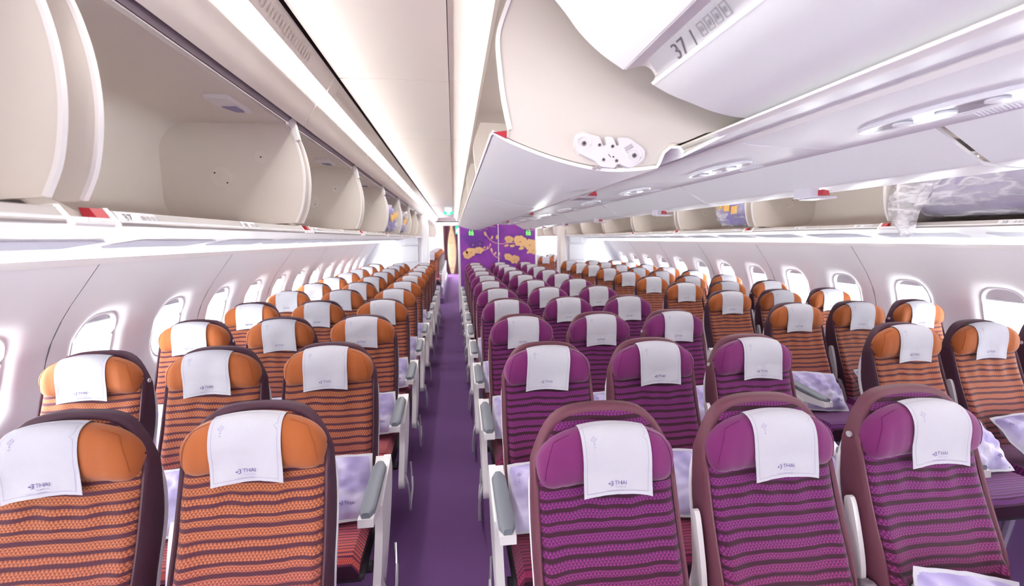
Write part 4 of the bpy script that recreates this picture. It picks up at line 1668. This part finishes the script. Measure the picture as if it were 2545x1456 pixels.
pillow('R', 1, 1, -0.02, -50, -3)
pillow('R', 2, 1, -0.05, -45, 3)

# ------------------------------------------------------------------ partitions at the end of this section
for sgn, side in ((-1, 'left'), (1, 'right')):
    w = struct('wall_partition_'+side, 'white partition with a shallow cabinet box behind the last orange row, %s side' % side, 'partition')
    mb = MB()
    mb.box(*sorted((sgn*1.56, sgn*2.95)), Y_PART, Y_PART+0.05, 0, 2.30, bev=0.01)
    obj('partition_panel', mb, 'partition_white', w)
    mb = MB()
    mb.box(*sorted((sgn*1.50, sgn*1.66)), Y_PART-0.01, Y_PART+0.30, 0, 2.32, bev=0.02)
    obj('partition_post', mb, 'partition_white' if sgn < 0 else 'partition_beige', w)
    mb = MB()
    mb.box(*sorted((sgn*1.72, sgn*2.02)), Y_PART-0.09, Y_PART-0.001, 1.50, 1.66, bev=0.015)
    obj('cabinet_box', mb, 'partition_white', w)
    mb = MB()
    mb.box(*sorted((sgn*1.72, sgn*2.10)), Y_PART-0.03, Y_PART-0.001, 1.10, 1.47, bev=0.012)
    obj('lower_panel', mb, 'partition_white', w)

# ------------------------------------------------------------------ violet bulkhead with gold orchids
w = struct('wall_bulkhead', 'violet bulkhead with gold orchid sprays behind the last purple row', 'bulkhead')
YB = 10.05
mb = MB()
mb.box(-0.80, 0.034, YB, YB+0.05, 0, 1.93)
mb.box(0.046, 0.86, YB, YB+0.05, 0, 1.93)
obj('violet_panel', mb, 'bulkhead_violet', w, smooth=False)
for x0, x1 in ((-0.845, -0.80), (0.86, 0.905), (0.033, 0.047)):
    mb = MB()
    mb.box(x0, x1, YB-0.015, YB+0.07, 0, 1.85, bev=0.006)
    obj('edge_post', mb, 'partition_white', w)
def bk(cx, cy):
    """crop position on the bulkhead (4.8525 px per photo px from 1100,480) to bulkhead x,z"""
    px, py = 1100+cx/4.8525, 480+cy/4.8525
    d = fw + rt2*((px-1272.5)/F_PX) - up2*((py-728)/F_PX)
    d = d/d.y
    return (CAM.x+d.x*YB, CAM.z+d.z*YB)
def petal(mb, x, z, r, ang, asp=0.6, y=YB-0.004, n=10):
    pts = []
    for i in range(n):
        a = 2*math.pi*i/n
        u, v = r*math.cos(a), r*asp*math.sin(a)
        c, s = math.cos(ang), math.sin(ang)
        pts.append((x+u*c-v*s, z+u*s+v*c))
    mb.prism(pts, 'y', y-0.004, y+0.004)
def orchid(cx, cy, r, rot=0.0, name='orchid_flower', m='gold'):
    x, z = bk(cx, cy)
    mb = MB()
    for q in range(5):
        a = rot+math.pi/2+2*math.pi*q/5
        rr = r*(1.12 if q in (1, 4) else 0.95)
        petal(mb, x+math.cos(a)*rr*0.5, z+math.sin(a)*rr*0.5, rr*0.58, a, 1.05 if q in (1, 4) else 0.8, YB-0.004-0.0015*q)
    f = obj(name, mb, m, w, smooth=False)
    mb = MB()
    petal(mb, x, z-r*0.1, r*0.2, 0.5, 0.7, YB-0.016)
    obj('flower_lip', mb, 'gold_dark', f, smooth=False)
def bud(cx, cy, r, ang):
    x, z = bk(cx, cy)
    mb = MB()
    petal(mb, x, z, r, ang, 0.5)
    obj('orchid_bud', mb, 'gold', w, smooth=False)
def stem(pts):
    mb = MB()
    P_ = arc_poly([bk(*p) for p in pts], 6)
    mb.tube([(p[0], YB-0.004, p[1]) for p in P_], 0.011, 5)
    obj('orchid_stem', mb, 'stem_pink', w)
stem([(525, 500), (570, 560), (640, 600), (720, 610), (760, 600), (840, 595), (870, 600)])
stem([(575, 620), (555, 665), (500, 690), (440, 705), (380, 715)])
stem([(590, 690), (610, 735), (650, 770), (690, 790)])
for c in ((800, 560, .085), (935, 580, .13), (1050, 620, .125), (300, 745, .09), (345, 710, .10), (440, 690, .08), (790, 770, .08), (865, 800, .10), (1090, 690, .09)):
    orchid(*c, rot=random.uniform(-0.4, 0.4))
for c in ((515, 490, .055, 1.9), (595, 535, .045, 1.2), (655, 530, .05, 1.4), (770, 630, .055, .3), (840, 635, .06, .1), (950, 665, .065, .2), (1040, 705, .06, .7), (350, 745, .05, .2),
          (505, 655, .03, 1), (540, 655, .03, 1), (575, 620, .03, 1.4), (490, 685, .03, .5), (590, 685, .05, 1.8), (635, 725, .04, 1), (680, 735, .04, 1.2), (300, 775, .05, .3)):
    bud(*c)
for c in ((365, 620, .09), (450, 610, .08)):
    orchid(*c, name='printed_orchid', m='violet_shade')
# lavatory pictograms high on the bulkhead
for cx, lab in ((343, 'left'), (1031, 'right')):
    x, z = bk(cx, 478)
    t = thing('lavatory_sign', 'small glowing green lavatory pictogram at the upper %s of the violet bulkhead' % lab, 'sign', (0, 0, 0), 'green lavatory signs')
    mb = MB()
    for dx in (-0.030, 0.030):
        mb.disc((x+dx, YB-0.012, z+0.045), 0.014, '-y', 10, 0.006)
        mb.prism([(x+dx-0.022, z+0.026), (x+dx+0.022, z+0.026), (x+dx+(0.014 if dx < 0 else 0.026), z-0.055), (x+dx-(0.014 if dx < 0 else 0.026), z-0.055)], 'y', YB-0.015, YB-0.009)
    mb.box(x-0.002, x+0.002, YB-0.015, YB-0.009, z-0.06, z+0.06)
    obj('pictogram', mb, 'sign_lime', t, smooth=False)
    mb = MB()
    mb.box(x-0.07, x+0.07, YB-0.009, YB-0.001, z-0.075, z+0.075, bev=0.003)
    obj('sign_plate', mb, 'violet_shade', t)

# ------------------------------------------------------------------ beyond: next section, exit sign, curtain
for row in range(8):
    seat('L', row, 2, far=True, y=12.2+P*row, z=0.14)
    if row < 4:
        seat('L', row, 1, far=True, y=12.2+P*row, z=0.14)
for row in range(3):
    seat('R', row, 0, far=True, y=12.2+P*row, z=0.0)
    seat('R', row, 1, far=True, y=12.2+P*row, z=0.0)
mb = MB()
mb.box(-2.9, -1.22, 11.45, 19.5, 0.0, 0.14, bev=0.01)
tag(obj('floor_step', mb, 'carpet'), 'raised carpeted floor under the rear seats', 'floor', kind='structure')

t = thing('exit_sign', 'white glowing exit sign with green arrows hanging from the aisle ceiling', 'sign', (-1.05, 11.6, 2.25))
mb = MB()
mb.box(-0.08, 0.08, -0.012, 0.012, -0.035, 0.115, bev=0.004)
obj('sign_body', mb, 'sign_white', t)
mb = MB()
for s in (-1, 1):
    mb.prism([(s*0.03, 0.02), (s*0.09, 0.05), (s*0.13, 0.02), (s*0.09, -0.03), (s*0.04, -0.05)], 'y', -0.018, 0.004)
mb.prism([(-0.03, -0.02), (0.03, -0.02), (0, -0.075)], 'y', -0.018, 0.004)
obj('arrow', mb, 'sign_green', t, smooth=False)
mb = MB()
mb.box(-0.02, 0.02, -0.01, 0.01, 0.11, 0.16)
obj('bracket', mb, 'sign_white', t, smooth=False)
# second small green sign beside the bulkhead
t = thing('exit_sign', 'small green exit sign on the wall left of the violet bulkhead', 'sign', (-0.86, 13.4, 1.85))
mb = MB()
mb.box(-0.02, 0.07, -0.02, 0.0, -0.10, 0.12, bev=0.004)
obj('sign_body', mb, 'sign_green', t)
mb = MB()
mb.prism([(0.0, -0.06), (0.05, -0.06), (0.05, 0.0), (0.025, 0.05), (0.0, 0.0)], 'y', -0.026, -0.02)
obj('arrow', mb, 'sign_white', t, smooth=False)

t = thing('galley_curtain', 'dark wine curtains drawn apart at the far end of the aisle', 'curtain', (-1.03, 21.0, 0))
for s in (-1, 1):
    mb = MB()
    def cur(a, c, s=s):
        z = c*2.2
        inner = 0.06+0.13*math.sin(max(0, min(1, (z-0.05)/2.0))*math.pi)**0.8
        x = s*lerp(inner, 0.36, a)
        return (x, 0.02*math.sin(a*22), z)
    mb.grid(20, 16, cur)
    mb.grid(20, 16, lambda a, c: (lambda p: (p[0], p[1]+0.006, p[2]))(cur(a, c)))
    obj('curtain_half', mb, 'curtain', t)
mb = MB()
mb.tube([(-0.4, 0, 2.2), (0.4, 0, 2.2)], 0.015, 8)
obj('curtain_rail', mb, 'bar_metal', t)
t = thing('galley_wall', 'beige galley cupboard wall seen between the far curtains', 'galley', (-1.03, 21.5, 0))
mb = MB()
mb.box(-0.6, 0.6, 0, 0.2, 0, 2.2)
obj('cupboard_body', mb, 'galley_beige', t, smooth=False)
for i in range(3):
    mb = MB()
    mb.box(-0.16, 0.16, -0.02, 0, 0.25+i*0.62, 0.80+i*0.62, bev=0.01)
    c = obj('cupboard_door', mb, 'galley_beige', t)
    mb = MB()
    mb.box(-0.03, 0.03, -0.03, -0.02, 0.5+i*0.62, 0.53+i*0.62)
    obj('handle', mb, 'bar_metal', c, smooth=False)
# side walls flanking the far aisle
for sgn, x0, x1 in ((-1, -2.9, -1.42), (1, -0.64, 2.9)):
    mb = MB()
    mb.box(x0, x1, 20.6, 20.7, 0, 2.3, bev=0.01)
    tag(obj('wall_galley_%s' % ('left' if sgn < 0 else 'right'), mb, 'galley_wall'), 'pale galley wall flanking the far end of the aisle, %s side' % ('left' if sgn < 0 else 'right'), 'wall', kind='structure')

# ------------------------------------------------------------------ blanket bundles in the bins
def bundle(sgn, y0, y1, label, colour, tape=True, depth=0.34, height=0.30, spill=False, seed=0):
    xc = sgn*1.80
    t = thing('blanket_bundle', label, 'blanket bundle', (xc, (y0+y1)/2, 1.70), 'plastic-wrapped blankets in the bins')
    hl = (y1-y0)/2
    def blob(k, amp, sd):
        mb = MB()
        def fn(a, c):
            th, ph = 2*math.pi*a, lerp(-math.pi/2, math.pi/2, c)
            e = 0.45
            f = lambda v: math.copysign(abs(v)**e, v)
            x = f(math.cos(ph)*math.cos(th))*depth/2*k
            y = f(math.cos(ph)*math.sin(th))*hl*k
            z = height/2+f(math.sin(ph))*height/2*k
            nv = noise.noise(Vector((x*9+sd, y*7, z*9)))*amp+noise.noise(Vector((x*25+sd, y*22, z*25)))*amp*0.5
            return (x*(1+nv*3), y*(1+nv*1.2), max(0.004, z*(1+nv*1.5)))
        mb.grid(56, 30, fn, cu=True)
        return mb
    obj('blanket_stack', blob(0.94, 0.05, seed), colour, t, angle=80)
    obj('plastic_wrap', blob(1.03, 0.12, seed+5), 'plastic_film', t, angle=25)
    if tape:
        mb = MB()
        s = -sgn
        for q in range(3):
            yq = lerp(-hl*0.6, hl*0.4, q/2)
            mb.box(*sorted((s*(depth/2+0.012), s*(depth/2+0.020))), yq, yq+hl*0.35, height*0.38+0.03*q, height*0.62+0.03*q)
        obj('tape', mb, 'tape_yellow', t, smooth=False)
    if spill:
        mb = MB()
        pts = [(-sgn*0.14, hl*0.62, 0.26), (-sgn*0.19, hl*0.70, 0.14), (-sgn*0.205, hl*0.78, 0.03), (-sgn*0.215, hl*0.76, -0.05), (-sgn*0.218, hl*0.80, -0.09)]
        def tail(a, c):
            i = c*(len(pts)-1)
            q = min(int(i), len(pts)-2)
            p = [lerp(pts[q][k], pts[q+1][k], i-q) for k in range(3)]
            wdt = lerp(0.26, 0.02, c**1.1)
            return (p[0]-sgn*0.012*math.sin(a*11), p[1]+(a-0.2)*wdt*1.3, p[2]+0.02*math.sin(a*9+c*5))
        mb.grid(14, 12, tail)
        mb.grid(14, 12, lambda a, c: (lambda p: (p[0]+sgn*0.003, p[1], p[2]))(tail(a, c)))
        obj('bag_tail', mb, 'plastic_film', t, angle=25)
bundle(-1, 5.02, 5.95, 'plastic-wrapped lilac blankets in the fourth left bin', 'blanket_lilac', True, seed=1)
bundle(-1, 6.35, 7.15, 'plastic-wrapped lilac blankets in the fifth left bin, half hidden', 'blanket_lilac', True, seed=2)
bundle(1, 3.80, 4.26, 'plastic-wrapped bundle with yellow tape in a right-hand bin', 'blanket_lilac', True, seed=3)
bundle(1, 1.46, 2.36, 'large grey-lilac blanket pack in crumpled plastic at the far right bin', 'blanket_grey', False, 0.36, 0.31, True, seed=4)
